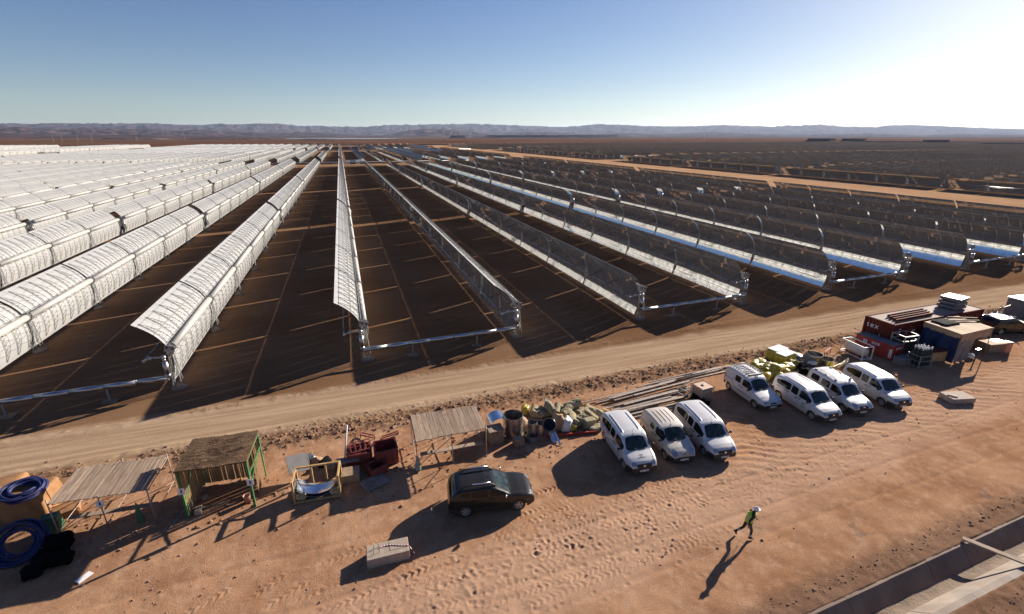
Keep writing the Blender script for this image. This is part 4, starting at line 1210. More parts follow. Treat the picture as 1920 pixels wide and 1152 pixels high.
M_KRAFT = mat('brown_paper', (.36, .23, .13), .85, var=.2, scale=3, bump=.02, bscale=6)
M_WHITEB = mat('white_plastic', (.66, .66, .63), .5, var=.08, scale=3, dirt=.15)
M_TANK = mat('rusty_white_tank', (.62, .56, .46), .5, var=.1, scale=2, dirt=.5, dirtcol=(.28, .13, .06))
M_IBC = mat('cream_tank_plastic', (.56, .38, .26), .45, var=.1, scale=2, dirt=.2)
M_BLUET = mat('blue_tarp', (.007, .022, .075), .6, var=.3, scale=1.5, bump=.05, bscale=3)
M_TAN = mat('tan_canvas', (.40, .26, .15), .85, var=.15, scale=2, bump=.02, bscale=4)
M_PLASTB = mat('clear_sheeting', (.10, .11, .14), .3, var=.4, scale=2, bump=.05, bscale=3)
M_CYLG = mat('gas_bottle_paint', (.04, .05, .047), .7, var=.2, scale=3, spec=.2)
M_PAPER = mat('white_notice', (.72, .72, .72), .7, var=.03)
M_BLOCK = mat('concrete_block', (.34, .27, .21), .9, var=.16, scale=3, bump=.006, bscale=30, dirt=.25)
M_TAPER = mat('red_tape', (.45, .05, .05), .6); M_TAPEW = M_PAPER
M_BUCK = mat('pale_red_bucket', (.42, .22, .17), .6, dirt=.2)
M_STONE = mat('stone', (.24, .135, .085), .95, var=.4, scale=2, bump=.02)
M_TIMBERG = mat('grey_timber', (.24, .20, .17), .85, var=.3, scale=3, bump=.004)

def gz(p): return ground_height(p[0], p[1])
def axis(a, b):
    a, b = Vector(a), Vector(b); d = b - a
    return (a + b) / 2, math.atan2(d.y, d.x), math.hypot(d.x, d.y)
def sack(mb, c, size, rot=0.0, m=0, seed=0, tilt=0.0, pw=.55, lump=.10, n=14):
    rs = random.Random(seed); ph = [rs.uniform(0, 6.28) for _ in range(8)]
    Mx = Matrix.Translation(Vector(c)) @ Euler((tilt, 0, rot)).to_matrix().to_4x4()
    P_ = []
    for j in range(n + 1):
        v = -math.pi / 2 + math.pi * j / n; r = []
        for i in range(2 * n + 1):
            u = 2 * math.pi * (i % (2 * n)) / (2 * n)
            f = lambda w: math.copysign(abs(w) ** pw, w)
            x, y, z = f(math.cos(v)) * f(math.cos(u)), f(math.cos(v)) * f(math.sin(u)), f(math.sin(v))
            k = 1 + lump * (math.sin(3 * x + 2 * y + ph[0]) + math.sin(4 * y - 3 * z + ph[1]) + .6 * math.sin(7 * z + 5 * x + ph[2]) + .5 * math.sin(9 * y + 6 * x + ph[3])) * .5
            r.append(Mx @ Vector((x * size[0] / 2 * k, y * size[1] / 2 * k, z * size[2] / 2 * k)))
        P_.append(r)
    mb.grid(P_, m, True)
def roll(mb, c, r, L, az, tilt=0.0, m=0, me=1, seed=0):
    rs = random.Random(seed); ph = rs.uniform(0, 6)
    ax = Vector((math.cos(az) * math.cos(tilt), math.sin(az) * math.cos(tilt), math.sin(tilt)))
    s = ax.cross(Vector((0, 0, 1))).normalized(); u = s.cross(ax)
    c = Vector(c); P_ = []
    for t in np.linspace(-.5, .5, 13):
        row = []
        for i in range(33):
            a = 2 * math.pi * (i % 32) / 32
            rr = r * (1 + .05 * math.sin(2 * a + ph) + .03 * math.sin(5 * a + 9 * t + ph) + .04 * math.sin(14 * t + 3 * a) + .03 * math.sin(23 * t - 7 * a + ph))
            row.append(c + ax * (t * L + .03 * math.sin(4 * a + ph)) + (s * math.cos(a) + u * math.sin(a)) * rr)
        P_.append(row)
    mb.grid(P_, m, True)
    for e in (0, -1):
        ring = P_[e]; cc = c + ax * ((-.5 if e == 0 else .5) * L * .93)
        mid = [cc.lerp(p, .5) + ax * (.04 * (-1 if e == 0 else 1)) for p in ring]
        mb.grid([ring, mid, [cc] * 33], me, True)
def shell(mb, c, r, h, m=0, a0=0, a1=2 * math.pi, mx=None, th=.012, n=28):
    Mx = mx if mx is not None else Matrix.Translation(Vector(c))
    mb.lathe([(r, 0), (r, h)], n, m, Mx, True, a0, a1)
    mb.lathe([(r - th, h), (r - th, 0)], n, m, Mx, True, a0, a1)
    mb.lathe([(r - th, h), (r, h)], n, m, Mx, False, a0, a1)
    mb.lathe([(r, 0), (r - th, 0)], n, m, Mx, False, a0, a1)

# ------------------------------------------------------------------ scaffold platforms
def scaffold(name, label, q, h, planks_gap, loc_extra=None, nb=13, shelf=(.25, .75)):
    """q: four ground corners far-left, far-right, near-right, near-left under the deck"""
    fl, fr, nr, nl = [Vector((p[0], p[1], 0)) for p in q]
    t = thing(name, label, 'scaffold', ((nl + nr) / 2)[:], 0, 'low scaffold platforms with plank decks')
    o = Vector(t.location)
    def pt(u, v, z): return fl.lerp(fr, u).lerp(nl.lerp(nr, u), v) - o + Vector((0, 0, z))
    rs = random.Random(len(label))
    # deck: every board a mesh of its own
    w = 1.0 / nb
    for k in range(nb):
        u0, u1 = k * w + .005, (k + 1) * w - .005
        e0, e1 = -.02 + rs.uniform(-.02, .02), 1.02 + rs.uniform(-.02, .02)
        jz = rs.uniform(-.006, .006)
        m = MB()
        for a, b in (((e0, e1),) if True else ()):
            lo = [pt(u0, a, h - .035 + jz), pt(u1, a, h - .035 + jz), pt(u1, b, h - .035 + jz), pt(u0, b, h - .035 + jz)]
            hi = [p + Vector((0, 0, .04)) for p in lo]
            m.add(lo + hi, [(0, 1, 2, 3), (7, 6, 5, 4), (0, 4, 5, 1), (1, 5, 6, 2), (2, 6, 7, 3), (3, 7, 4, 0)])
            # grooves along the board
            for g_ in (.33, .66):
                uu = u0 + (u1 - u0) * g_
                m.beam(pt(uu, a, h + .006 + jz), pt(uu, b, h + .006 + jz), .012, .006)
        m.build('plank', M_PLANK, t)
    for v in (.04, .5, .96):
        m = MB(); m.tube([pt(-.02, v, h - .10), pt(1.02, v, h - .10)], .026, 6); m.build('ledger', M_SCAF, t)
    for u in (.0, .5, 1.0):
        for v in (.0, 1.0):
            m = MB(); b = pt(u, v, 0)
            m.tube([b, pt(u, v, h + rs.uniform(.06, .22))], .026, 6); m.box(b + Vector((0, 0, .02)), (.13, .13, .02)); m.build('upright', M_SCAF, t)
        m = MB(); m.tube([pt(u, 0, h - .12), pt(u, 1, h - .12)], .024, 6); m.tube([pt(u, 0, .35), pt(u, 1, .35)], .022, 6); m.build('transom', M_SCAF, t)
        m = MB(); m.tube([pt(u, 0, .3), pt(u, 1, h - .3)], .02, 6); m.build('brace', M_SCAF, t)
    for (v, y) in ((.0, .5), (1.0, .5)):
        m = MB(); m.tube([pt(0, v, .25), pt(.5, v, h - .2)], .02, 6); m.build('brace', M_SCAF, t)
    m = MB(); m.beam(pt(.06, shelf[1], .55), pt(.98, shelf[1], .55), .30, .045); m.build('shelf_plank', M_PLANK, t)
    return t, pt, o
q1 = [(-14.30, 26.0), (-10.34, 25.75), (-10.45, 23.10), (-14.40, 23.45)]
t1, pt1, o1 = scaffold('scaffold_platform', 'plank-topped scaffold platform at the left, beside the blue hose coils', q1, 1.95, .01, nb=20)
q2 = [(2.23, 25.5), (6.20, 25.35), (6.17, 22.87), (2.18, 22.87)]
t2, pt2, o2 = scaffold('scaffold_platform', 'plank-topped scaffold platform behind the black car, beside the wooden crate', q2, 1.95, .01, nb=13)
def notice(label, p, rot):
    m = MB(); m.box((0, 0, 0), (.30, .012, .36)); 
    o = m.build('notice_sheet', M_PAPER, None, p, rot); tag(o, label, 'sign', 'white notices on posts')
    m = MB()
    for k, (w, hh) in enumerate(((.07, .16), (.16, .02), (.12, .02))):
        m.box((0, -.009, .03 - k * .085), (w, .004, hh))
    m.build('printed_mark', M_INK, o)
notice('white notice on the middle post of the left scaffold platform', o1 + pt1(.5, 1.0, 1.55) + Vector((.02, -.06, 0)), R(6))
def hanging_bag(label, top, h, mt, w=.34):
    m = MB(); P_ = []
    for k in np.linspace(0, 1, 10):
        r = w * (.12 + .88 * k ** .8) * (1 if k < .97 else .8)
        P_.append([(math.cos(a) * r * .6 * (1 + .12 * math.sin(5 * a + 6 * k)), math.sin(a) * r * .5 * (1 + .12 * math.sin(4 * a)), -h * k) for a in np.linspace(0, 2 * math.pi, 15)])
    P_.append([(0, 0, -h)] * 15)
    m.grid(P_); tag(m.build('hanging_bag', mt, None, top), label, 'bag')
M_NETG = mat('pale_green_sacking', (.22, .29, .24), .8, var=.2, scale=4, bump=.02)
hanging_bag('pale green sack hanging at the left near corner of the right platform', o2 + pt2(.0, 1.02, 1.05), 1.0, M_NETG)
hanging_bag('dark green sack hanging from the left scaffold platform', o1 + pt1(.86, 1.03, 1.35), 1.15, M_TARPG, .3)

# ------------------------------------------------------------------ green shelter with reed roof
sh = thing('reed_shelter', 'green steel shelter with brown reed roof and reed walls', 'shelter', (-7.46, 24.05, 0), R(-4.0))
W2, D2, H2, HB = 1.50, 1.22, 2.72, 2.95
def post(p, q, w=.10): 
    m = MB(); m.beam(p, q, w, w, 0, up=(1, 0, 0)); return m
for x in (-W2, W2):
    for y in (-D2, D2): post((x, y, 0), (x, y, H2)).build('post', M_GREEN, sh)
for z in (H2 - .04,):
    for a, b in (((-W2, -D2), (W2, -D2)), ((W2, -D2), (W2, D2)), ((W2, D2), (-W2, D2)), ((-W2, D2), (-W2, -D2))):
        post((a[0], a[1], z), (b[0], b[1], z)).build('rail', M_GREEN, sh)
for a, b in (((-W2, -D2, 1.95), (W2, -D2, 1.95)), ((W2, -D2, 1.9), (W2, D2, 1.9)), ((W2, -D2, 1.35), (W2, D2, 1.85)), ((W2, D2, .1), (-W2, D2, .1)), ((-W2, -D2, .9), (-W2, D2, 2.5)), ((-W2, D2, 1.9), (W2, D2, 1.9)), ((-W2, -D2, .25), (-W2, -.1, 1.9))):
    post(a, b, .06).build('rail', M_GREEN, sh)
m = MB(); ny_, nx_ = 40, 60; P_ = []; P2 = []
rs = random.Random(4)
for j in range(ny_ + 1):
    v = j / ny_; row = []
    for i in range(nx_ + 1):
        u = i / nx_
        row.append((-W2 * 1.05 + 2.1 * W2 * u, -D2 * 1.08 + 2.16 * D2 * v + (rs.uniform(-.03, .03) if j in (0, ny_) else 0), H2 + .06 + .05 * v + rs.uniform(-.008, .008) + .02 * math.sin(9 * u)))
    P_.append(row); P2.append([(x + rs.uniform(-.01, .01), y, z - .07) for x, y, z in row])
m.grid(P_, 0, False); m.grid(P2[::-1], 0, False)
m.grid([P_[0], P2[0]], 0, False); m.grid([P2[-1], P_[-1]], 0, False); m.grid([[r[0] for r in P2], [r[0] for r in P_]], 0, False); m.grid([[r[-1] for r in P_], [r[-1] for r in P2]], 0, False)
for k in range(60):
    x = rs.uniform(-W2, W2 * .6); y = rs.uniform(-D2, D2); L = rs.uniform(.3, .9)
    m.bar((x, y, H2 + .09), (min(x + L, W2 * 1.08), y + rs.uniform(-.05, .05), H2 + .11 + rs.uniform(0, .03)), .008, 3, 0)
m.build('reed_roof', M_REED, sh)
def reedwall(x0, y0, x1, y1, z0, z1, n):
    m = MB(); rs = random.Random(n)
    for k in range(n):
        if rs.random() < .10: continue
        u = (k + .5) / n; a = rs.uniform(-.02, .02)
        m.bar((x0 + (x1 - x0) * u, y0 + (y1 - y0) * u, z0 + rs.uniform(-.03, .05)), (x0 + (x1 - x0) * u + a, y0 + (y1 - y0) * u + a * .5, z1 - rs.uniform(0, .08)), .011 + rs.random() * .006, 4, 0)
    return m
reedwall(-W2, D2 - .05, W2, D2 - .05, .1, H2 - .08, 130).build('reed_wall', M_REEDL, sh)
reedwall(W2, -D2 + .9, W2, D2, .1, 1.85, 60).build('reed_wall', M_REEDL, sh)
reedwall(-W2, -D2, -W2, D2, .1, H2 - .1, 100).build('reed_wall', M_REEDL, sh)
notice('white notice on the front left post of the green shelter', Vector((-9.02, 22.86, 1.62)), R(-4))
notice('white notice on the front right post of the green shelter', Vector((-6.02, 22.62, 1.55)), R(-4))
p = G(465, 942); m = MB(); m.lathe([(.001, .02), (.13, .02), (.14, 0), (.17, .42), (.18, .44), (.155, .42), (.13, .05)], 20, 0)
o = m.build('bucket', M_BUCK, None, (p.x, p.y, gz(p))); tag(o, 'faded red bucket on the ground inside the green shelter', 'bucket')
m = MB(); m.box((0, 0, 0), (.62, .06, .30)); 
def block(name, label, cat, px, size, rot, mt, bevel=.02, group=None, z=0):
    p = G(*px); m = MB(); m.box((0, 0, size[2] / 2), size); o = m.build(name, mt, None, (p.x, p.y, gz(p) + z), R(rot), bevel); tag(o, label, cat, group); return o
block('stone_block', 'pale cut block lying by the left post of the green shelter', 'block', (373, 960), (.28, .55, .22), 8, M_BLOCK)
block('timber_offcut', 'short timber lying on the ground inside the green shelter', 'timber', (403, 948), (1.1, .09, .06), 6, M_PLANK, .005)
block('stone_block', 'low pale block further inside the shadowed shelter floor', 'block', (384, 936), (.3, .22, .2), 60, M_BLOCK)
for k, (a, b) in enumerate((((306, 1000), (345, 950)), ((311, 1001), (347, 956)), ((324, 986), (349, 958)))):
    p, q = G(*a), G(*b); m = MB(); m.tube([p + Vector((0, 0, .05)), q + Vector((0, 0, .06 + .02 * k))], .022, 6)
    tag(m.build('steel_rod', M_SCAF), 'steel rod lying on the ground left of the green shelter', 'rod', 'steel rods beside the shelter')

# ------------------------------------------------------------------ left edge: covered stacks, blue hoses, black heap
def drape(label, name, c, size, rot, mt, seed, cat='cover', lump=.05):
    m = MB(); sack(m, (0, 0, size[2] / 2 - .03), size, 0, 0, seed, 0, .20, lump, 24)
    o = m.build(name, mt, None, (c[0], c[1], gz(c)), R(rot)); tag(o, label, cat); return o
cA = G(52, 975); drape('brown-orange sheeted stack carrying a blue hose coil', 'covered_stack', (cA.x + .1, cA.y + .6), (1.9, 1.7, 1.45), -5, M_ORANGE, 3)
cB = G(5, 960); drape('orange sheeted heap at the left edge of the frame', 'covered_stack', (cB.x - .2, cB.y + .5), (2.0, 1.6, 1.35), 5, M_ORANGE, 5)
cC = G(95, 935); drape('low orange sheet behind the upper hose coil', 'covered_stack', (cC.x, cC.y + .2), (1.8, 1.0, .7), 0, M_ORANGE, 6)
cD = G(126, 962); drape('bright orange sheet under the left platform', 'tarp_heap', (cD.x, cD.y), (1.1, .9, .35), 20, M_ORANGE, 8)
cE = G(102, 995); drape('dark green sheet folded against the sheeted stack', 'tarp_heap', (cE.x, cE.y), (.7, .55, .9), 10, M_TARPG, 9)
def hose(label, c, z0, r, turns, tilt, seed):
    rs = random.Random(seed); pts = []
    n = int(turns * 36)
    for k in range(n):
        a = 2 * math.pi * k / 36; tn = k / 36
        rr = r * (.80 + .22 * math.sin(tn * 2.4 + seed) + .04 * math.sin(a * 2 + tn))
        pts.append((rr * math.cos(a) + .06 * math.sin(tn * 3), rr * math.sin(a) * .92 + .06 * math.cos(tn * 2), .04 + .055 * (tn % 4) + .02 * math.sin(a * 3 + tn)))
    m = MB(); m.tube(pts, .050, 7)
    o = m.build('hose_coil', M_BLUEH, None, (c[0], c[1], z0)); o.rotation_euler = (R(tilt), R(4), 0)
    tag(o, label, 'hose', None)
hose('coil of blue hose lying on top of the sheeted stack', (cA.x + .10, cA.y + .30), 1.42, .84, 13, 6, 2)
cF = G(42, 1040); hose('larger coil of blue hose lying against the stack on the ground', (cF.x, cF.y + .15), gz(cF) + .50, .98, 12, 42, 5)
for k, (px, py, sz) in enumerate(((112, 1030, (1.0, .9, .75)), (88, 1055, (.9, .8, .5)), (62, 1075, (.9, .7, .4)), (118, 1052, (.8, .7, .5)))):
    c_ = G(px, py); m = MB(); sack(m, (0, 0, sz[2] * .42), sz, k, 0, 30 + k, 0, .6, .16, 14)
    tag(m.build('black_bag', M_BLACKB, None, (c_.x, c_.y, gz(c_))), 'black plastic bag in the dark heap below the hose coils', 'bag', 'black bags below the hoses')
p = G(158, 1083); m = MB(); m.box((0, 0, .02), (.30, .55, .02)); tag(m.build('white_sheet', M_PAPER, None, (p.x, p.y, gz(p)), R(-38)), 'small white sheet lying on the bare ground', 'sheet')

# ------------------------------------------------------------------ timber crate of curved sheets
cr = thing('timber_crate', 'open yellow timber crate holding curved metal sheets', 'crate', (-3.0, 22.75, 0), R(-4))
cr.location.z = ground_height(-3.0, 22.75)
def beam(par_, p, q, w=.09, h=.09, nm='frame_beam', mt=M_WOOD):
    m = MB(); m.beam(p, q, w, h, 0, up=(0, 1, .1)); return m.build(nm, mt, par_)
for x in (-1.1, 1.1):
    for y in (-.6, .6): beam(cr, (x, y, 0), (x, y, 1.30))
    beam(cr, (x, -.6, 1.26), (x, .6, 1.26)); beam(cr, (x, -.6, .12), (x, .6, .12))
for y in (.6,): beam(cr, (-1.1, y, 1.26), (1.1, y, 1.26))
for x in (-.35, .35): beam(cr, (x, .6, .1), (x, .6, 1.26))
for y in (-.6, 0, .6): beam(cr, (-1.1, y, .06), (1.1, y, .06))
for k in range(6):
    r = 1.32 - .03 * k; m = MB(); rs = random.Random(k); sk = rs.uniform(-.08, .08)
    A_ = np.linspace(R(212 + rs.uniform(-3, 5)), R(328 + rs.uniform(-6, 4)), 22)
    y0, y1 = -.62 + k * .02, .50 - k * .10
    P_ = [[(sk + r * math.cos(a), y, 1.50 + r * math.sin(a) + .008 * math.sin(8 * a + k)) for a in A_] for y in (y0, y1)]
    m.grid(P_); m.grid([[(x, y, z - .012) for x, y, z in row] for row in P_[::-1]])
    o = m.build('curved_sheet', M_BRIGHT if k > 1 else M_GREY, None, cr.location, R(-4)); tag(o, 'curved metal sheet stacked in the open timber crate', 'metal sheet', 'curved sheets in the crate')
for x, y in ((-.8, -.35), (.85, -.35)):
    m = MB(); roll(m, (0, 0, .26), .24, .5, R(90), 0, 0, 1, 3); p_ = Vector(cr.location) + Euler((0, 0, R(-4))).to_matrix() @ Vector((x, y, .1))
    tag(m.build('wool_roll', [M_ROLLE, M_ROLLE], None, p_), 'pale insulation roll in the bottom of the timber crate', 'insulation roll', 'rolls in the timber crate')
# leaning grey board
p, q = G(558, 905), G(577, 880)
m = MB(); m.box((0, 0, .55), (1.15, .05, 1.0)); o = m.build('grey_board', M_GREY, None, (-3.95, 24.15, .45)); o.rotation_euler = (R(-52), R(10), R(22)); tag(o, 'tilted grey board on stakes behind the timber crate', 'board')
m = MB(); m.tube([(-4.25, 23.75, 0), (-4.35, 24.0, .95)], .025, 6); m.tube([(-3.3, 24.2, 0), (-3.55, 24.35, 1.2)], .025, 6); s_ = m.build('stake', M_SCAF, o); s_.matrix_parent_inverse = o.matrix_basis.inverted()
for k, (px, py, w) in enumerate(((596, 868, .5), (610, 872, .6), (583, 862, .45), (622, 880, .5))):
    c_ = G(px, py); m = MB(); sack(m, (0, 0, w * .28), (w * 1.3, w, w * .7), k, 0, 60 + k, 0, .8, .25, 10)
    tag(m.build('rubble_sack', [M_KRAFT, M_BLACKB, M_STEELD, M_OLDWOOD][k], None, (c_.x, c_.y, gz(c_))), ['brown paper sack in the scrap behind the timber crate', 'black bundle in the scrap behind the timber crate', 'grey metal scrap lump behind the timber crate', 'broken wood lump right of the scrap behind the crate'][k], 'scrap')

# ------------------------------------------------------------------ red frames, bins, boxes, pallet, pole
def bin_(name, label, c, size, rot, mt, wall=.05, group=None, frames=False):
    t = thing(name, label, 'bin', (c[0], c[1], gz(c)), R(rot), group)
    w, d, h = size
    m = MB(); m.box((0, 0, .05), (w - .02, d - .02, .06)); m.build('floor', mt, t)
    for (x, y, sx, sy) in ((0, -d / 2, w, wall), (0, d / 2, w, wall), (-w / 2, 0, wall, d - wall * 1.02), (w / 2, 0, wall, d - wall * 1.02)):
        m = MB(); m.box((x, y, h / 2), (sx, sy, h)); m.box((x, y, h - .03), (sx + .05, sy + .05, .06))
        for k in (-.3, 0, .3): m.box((x + (k * w if sx > sy else (.03 if x > 0 else -.03)), y + (k * d if sy > sx else (.03 if y > 0 else -.03)), h / 2), (.05, .05, h - .1))
        m.build('side_wall', mt, t)
    if frames:
        for k in range(3):
            m = MB(); z = h - .1 + .12 * k
            a = .44 * w
            for p, q in (((-a, -.36 * d), (a, -.36 * d)), ((a, -.36 * d), (a, .36 * d)), ((a, .36 * d), (-a, .36 * d)), ((-a, .36 * d), (-a, -.36 * d)), ((0, -.36 * d), (0, .36 * d)), ((-a * .5, -.36 * d), (-a * .5, .36 * d)), ((a * .5, -.36 * d), (a * .5, .36 * d))):
                m.beam((p[0], p[1], 0), (q[0], q[1], 0), .05, .05)
            o = m.build('welded_rack', M_RUSTR, None, Vector(t.location) + Vector((.05 * k, .06 * k - .08, z)), R(rot + 6 * k)); o.rotation_euler.x = R(8 + 3 * k); tag(o, 'dark red steel frame piled on the left red bin', 'frame', 'red frames on the bin')
    return t
c1 = G(676, 872); bin_('steel_bin', 'dark red bin piled with red steel frames', (c1.x, c1.y + .35), (1.25, 1.0, .85), -4, M_RUSTR, frames=True)
c2 = G(726, 868); bin_('steel_bin', 'dark red open bin lined with boards, right of the piled bin', (c2.x, c2.y + .3), (1.2, 1.1, 1.0), 2, M_RUSTR)
c3 = G(708, 890); bin_('steel_bin', 'small dark red box standing open in the shade', (c3.x, c3.y + .2), (.9, .75, .55), 24, M_RUSTR)
c4 = G(657, 897); block('timber_chest', 'low brown chest with a grey lid beside the timber crate', 'box', (655, 899), (1.15, .8, .5), -3, M_OLDWOOD)
m = MB(); pq = G(655, 885); m.box((0, 0, 0), (1.2, .45, .05)); tag(m.build('grey_board', M_GREY, None, (pq.x, pq.y + .25, .62), R(-3)), 'flat grey board lying on the low brown chest', 'board')
m = MB(); m.box((c2.x, c2.y, 0), (.1, .1, .1))
lo_, hi_ = G(649, 868), G(667, 806, 2.1)
m = MB(); m.tube([Vector((-1.75, 24.7, .02)), Vector((-1.35, 25.35, 2.15))], .04, 8); tag(m.build('leaning_pole', M_WHITEB), 'pale pole leaning up left of the red frames', 'pole')
for k, (a, b) in enumerate((((714, 830), (745, 820)), ((676, 822), (700, 829)))):
    p, q = G(*a), G(*b); m = MB()
    m.beam(p + Vector((0, 0, .25)), q + Vector((0, 0, .3)), .06, .06); m.beam(p + Vector((.1, .3, .2)), q + Vector((.1, .3, .25)), .06, .06); m.beam(p + Vector((0, 0, .25)), p + Vector((.1, .3, .2)), .06, .06); m.beam(q + Vector((0, 0, .3)), q + Vector((.1, .3, .25)), .06, .06)
    m.beam(p + Vector((0, 0, 0)), p + Vector((0, 0, .25)), .06, .06); m.beam(q + Vector((.1, .3, 0)), q + Vector((.1, .3, .25)), .06, .06)
    tag(m.build('welded_rack', M_RUSTR), ['low red steel frame standing behind the right red bin', 'low dark frame standing behind the piled red bin'][k], 'frame')
pal = thing('pallet', 'grey wooden pallet tilted on the ground in front of the red box', 'pallet', tuple(G(703, 908) + Vector((0, 0, .03))), R(22))
for k in range(6):
    m = MB(); m.box((0, -.42 + k * .168, .13), (1.25, .10, .022)); m.build('slat', M_TIMBERG, pal)
for x in (-.56, 0, .56):
    m = MB(); m.box((x, 0, .06), (.09, .95, .10)); m.build('bearer', M_TIMBERG, pal)

# ------------------------------------------------------------------ concrete block with rods and tape
cb = thing('concrete_block', 'low concrete block with bolts and red tape in the open yard', 'concrete block', (.065, 17.36, ground_height(.06, 17.3) - .03), R(-1))
m = MB(); m.box((0, 0, .25), (1.82, .84, .50)); m.build('block_body', M_BLOCK, cb, bevel=.025)
m = MB(); m.box((.42, .08, .505), (.66, .50, .012)); m.build('cast_panel', M_BLOCK, cb)
for x, y in ((-.58, .16), (-.38, .2), (-.6, -.12), (-.36, -.1)):
    m = MB(); m.tube([(x, y, .48), (x, y, .66)], .014, 6); m.build('anchor_bolt', M_DARKST, cb)
pts = []
for k in np.linspace(0, 1, 26):
    x = -.35 + 1.55 * k; y = .12 - .32 * k ** 2 + .05 * math.sin(7 * k); z = .52 if x < .90 else max(.06, .52 - (x - .90) * 1.7)
    pts.append((x, y - (0 if x < .9 else (x - .9) * .5), z))
tp = MB()
for k in range(len(pts) - 1):
    tp.tube([pts[k], pts[k + 1]], .022, 6, k % 2)
o = tp.build('barrier_tape', [M_TAPER, M_TAPEW], None, cb.location, R(-1)); tag(o, 'red and white tape lying across the concrete block', 'tape')

# ------------------------------------------------------------------ wooden box, metal drums, insulation
bx_ = thing('wooden_box', 'brown wooden box with a lid in front of the curved blue metal', 'box', (7.08, 24.1, ground_height(7.08, 24.1)), R(2))
m = MB(); m.box((0, 0, .50), (.86, .72, .84)); m.build('box_body', M_OLDWOOD, bx_, bevel=.01)
m = MB(); m.box((0, 0, .95), (.94, .80, .05)); m.build('lid', M_PLANK, bx_)
for y in (-.28, .28): 
    m = MB(); m.box((0, y, .04), (.88, .1, .08)); m.build('skid', M_OLDWOOD, bx_)
m = MB(); m.box((.02, -.375, .84), (.09, .02, .13)); m.build('latch', M_DARKST, bx_)
mx = Matrix.Translation((7.05, 24.0, .75)) @ Matrix.Rotation(R(-90), 4, 'X') @ Matrix.Rotation(R(180), 4, 'Z')
m = MB(); shell(m, None, .66, 1.0, 0, R(0), R(180), Matrix.Translation((7.52, 24.5, .62)) @ Matrix.Rotation(R(-90), 4, 'X') @ Matrix.Rotation(R(180), 4, 'Z'))
m.box((6.87, 25.0, .31), (.03, 1.0, .62)); m.box((8.17, 25.0, .31), (.03, 1.0, .62))
tag(m.build('curved_metal_cover', M_BRIGHT), 'half-round shiny metal cover standing behind the wooden box', 'metal cover')
def drum(label, px, r, h, mt, open_=True, tilt=None, dz=0):
    p = G(*px); m = MB(); Mx = Matrix()
    if tilt: Mx = Matrix.Translation((0, 0, r * abs(math.sin(R(tilt[0]))) * .9)) @ Euler((R(tilt[0]), 0, R(tilt[1]))).to_matrix().to_4x4()
    shell(m, None, r, h, 0, mx=Mx, n=32)
    for z in (.02, h * .5, h - .03): m.lathe([(r + .001, z - .012), (r + .012, z), (r + .001, z + .012)], 32, 0, Mx)
    m.lathe([(.001, .02), (r - .012, .02)], 32, 1, Mx)  # bottom disc blackened to imitate the shade inside the drum
    tag(m.build('metal_drum', [mt, M_BPLAST], None, (p.x, p.y, gz(p) + dz)), label, 'drum')
drum('large open metal drum right of the half-round cover', (962, 812), .62, 1.35, M_STEELD)
drum('narrow upright metal drum at the front of the drum group', (998, 818), .30, 1.05, M_STEELD)
drum('second narrow metal drum right of the front one', (1012, 818), .30, 1.0, M_STEELD)
drum('low wide metal ring around the narrow front drum', (996, 820), .50, .28, M_STEELD)
drum('tilted short metal drum open towards the yard', (1030, 814), .40, .70, M_STEELD, True, (48, -25), .30)
block('small_box', 'small dark wooden box right of the large wooden box', 'box', (972, 834), (.6, .5, .5), 4, M_OLDWOOD)
m = MB(); p, q = G(1005, 823), G(1118, 812); m.beam(p + Vector((0, 0, .10)), q + Vector((0, 0, .10)), .12, .14); m.beam(p + Vector((0, .9, .10)), q + Vector((0, .9, .10)), .12, .14)
for f in (.05, .5, .95): m.beam(p.lerp(q, f) + Vector((0, 0, .1)), p.lerp(q, f) + Vector((0, .9, .1)), .10, .10)
tag(m.build('long_red_rack', M_REDP), 'long red steel frame lying in front of the insulation rolls', 'frame')
m = MB(); p, q = G(985, 822), G(1030, 817); m.beam(p + Vector((0, 0, .06)), q + Vector((0, 0, .06)), .5, .08); tag(m.build('low_timbers', M_PLANK), 'low timber base under the narrow metal drums', 'timber')
for k, (a, b, mt, lab) in enumerate((((1034, 822), (1040, 830), M_BRIGHT, 'shiny folded sheet offcut leaning on the red frame'), ((1040, 818), (1051, 836), M_BRIGHT, 'long narrow shiny sheet strip leaning on the red frame'))):
    p, q = G(*a), G(*b); m = MB(); m.beam(p + Vector((0, .2, .35)), q + Vector((0, 0, .03)), .30 if k == 0 else .14, .012); tag(m.build('sheet_offcut', mt), lab, 'metal sheet')
for k, px in enumerate(((988, 822), (1052, 806))):
    p = G(*px); m = MB(); m.beam(p, p + Vector((.03, .1, .85)), .10, .06); tag(m.build('timber_stake', M_WOOD), ['orange timber stake left of the metal drums', 'orange timber stake by the brown paper sack'][k], 'stake')
rolls = [(1001, 770, .28, .9, 60), (1011, 772, .26, .9, 40), (1027, 766, .30, 1.0, 70), (1036, 767, .28, .9, 110), (1046, 772, .28, .8, 40), (1055, 768, .32, 1.0, 120), (1059, 775, .30, .9, 60), (1070, 767, .32, .9, 30), (1080, 768, .33, .9, 80), (1072, 787, .42, 1.1, 75), (1087, 788, .37, 1.0, 8), (1091, 774, .32, .9, 25), (1101, 767, .26, .8, 60), (1117, 774, .34, 1.1, 130), (1022, 776, .26, .8, 10), (1050, 783, .26, .8, 150), (1108, 776, .24, .9, 160), (1040, 778, .27, .9, 90), (1064, 780, .26, .8, 20), (1098, 782, .22, .8, 100)]
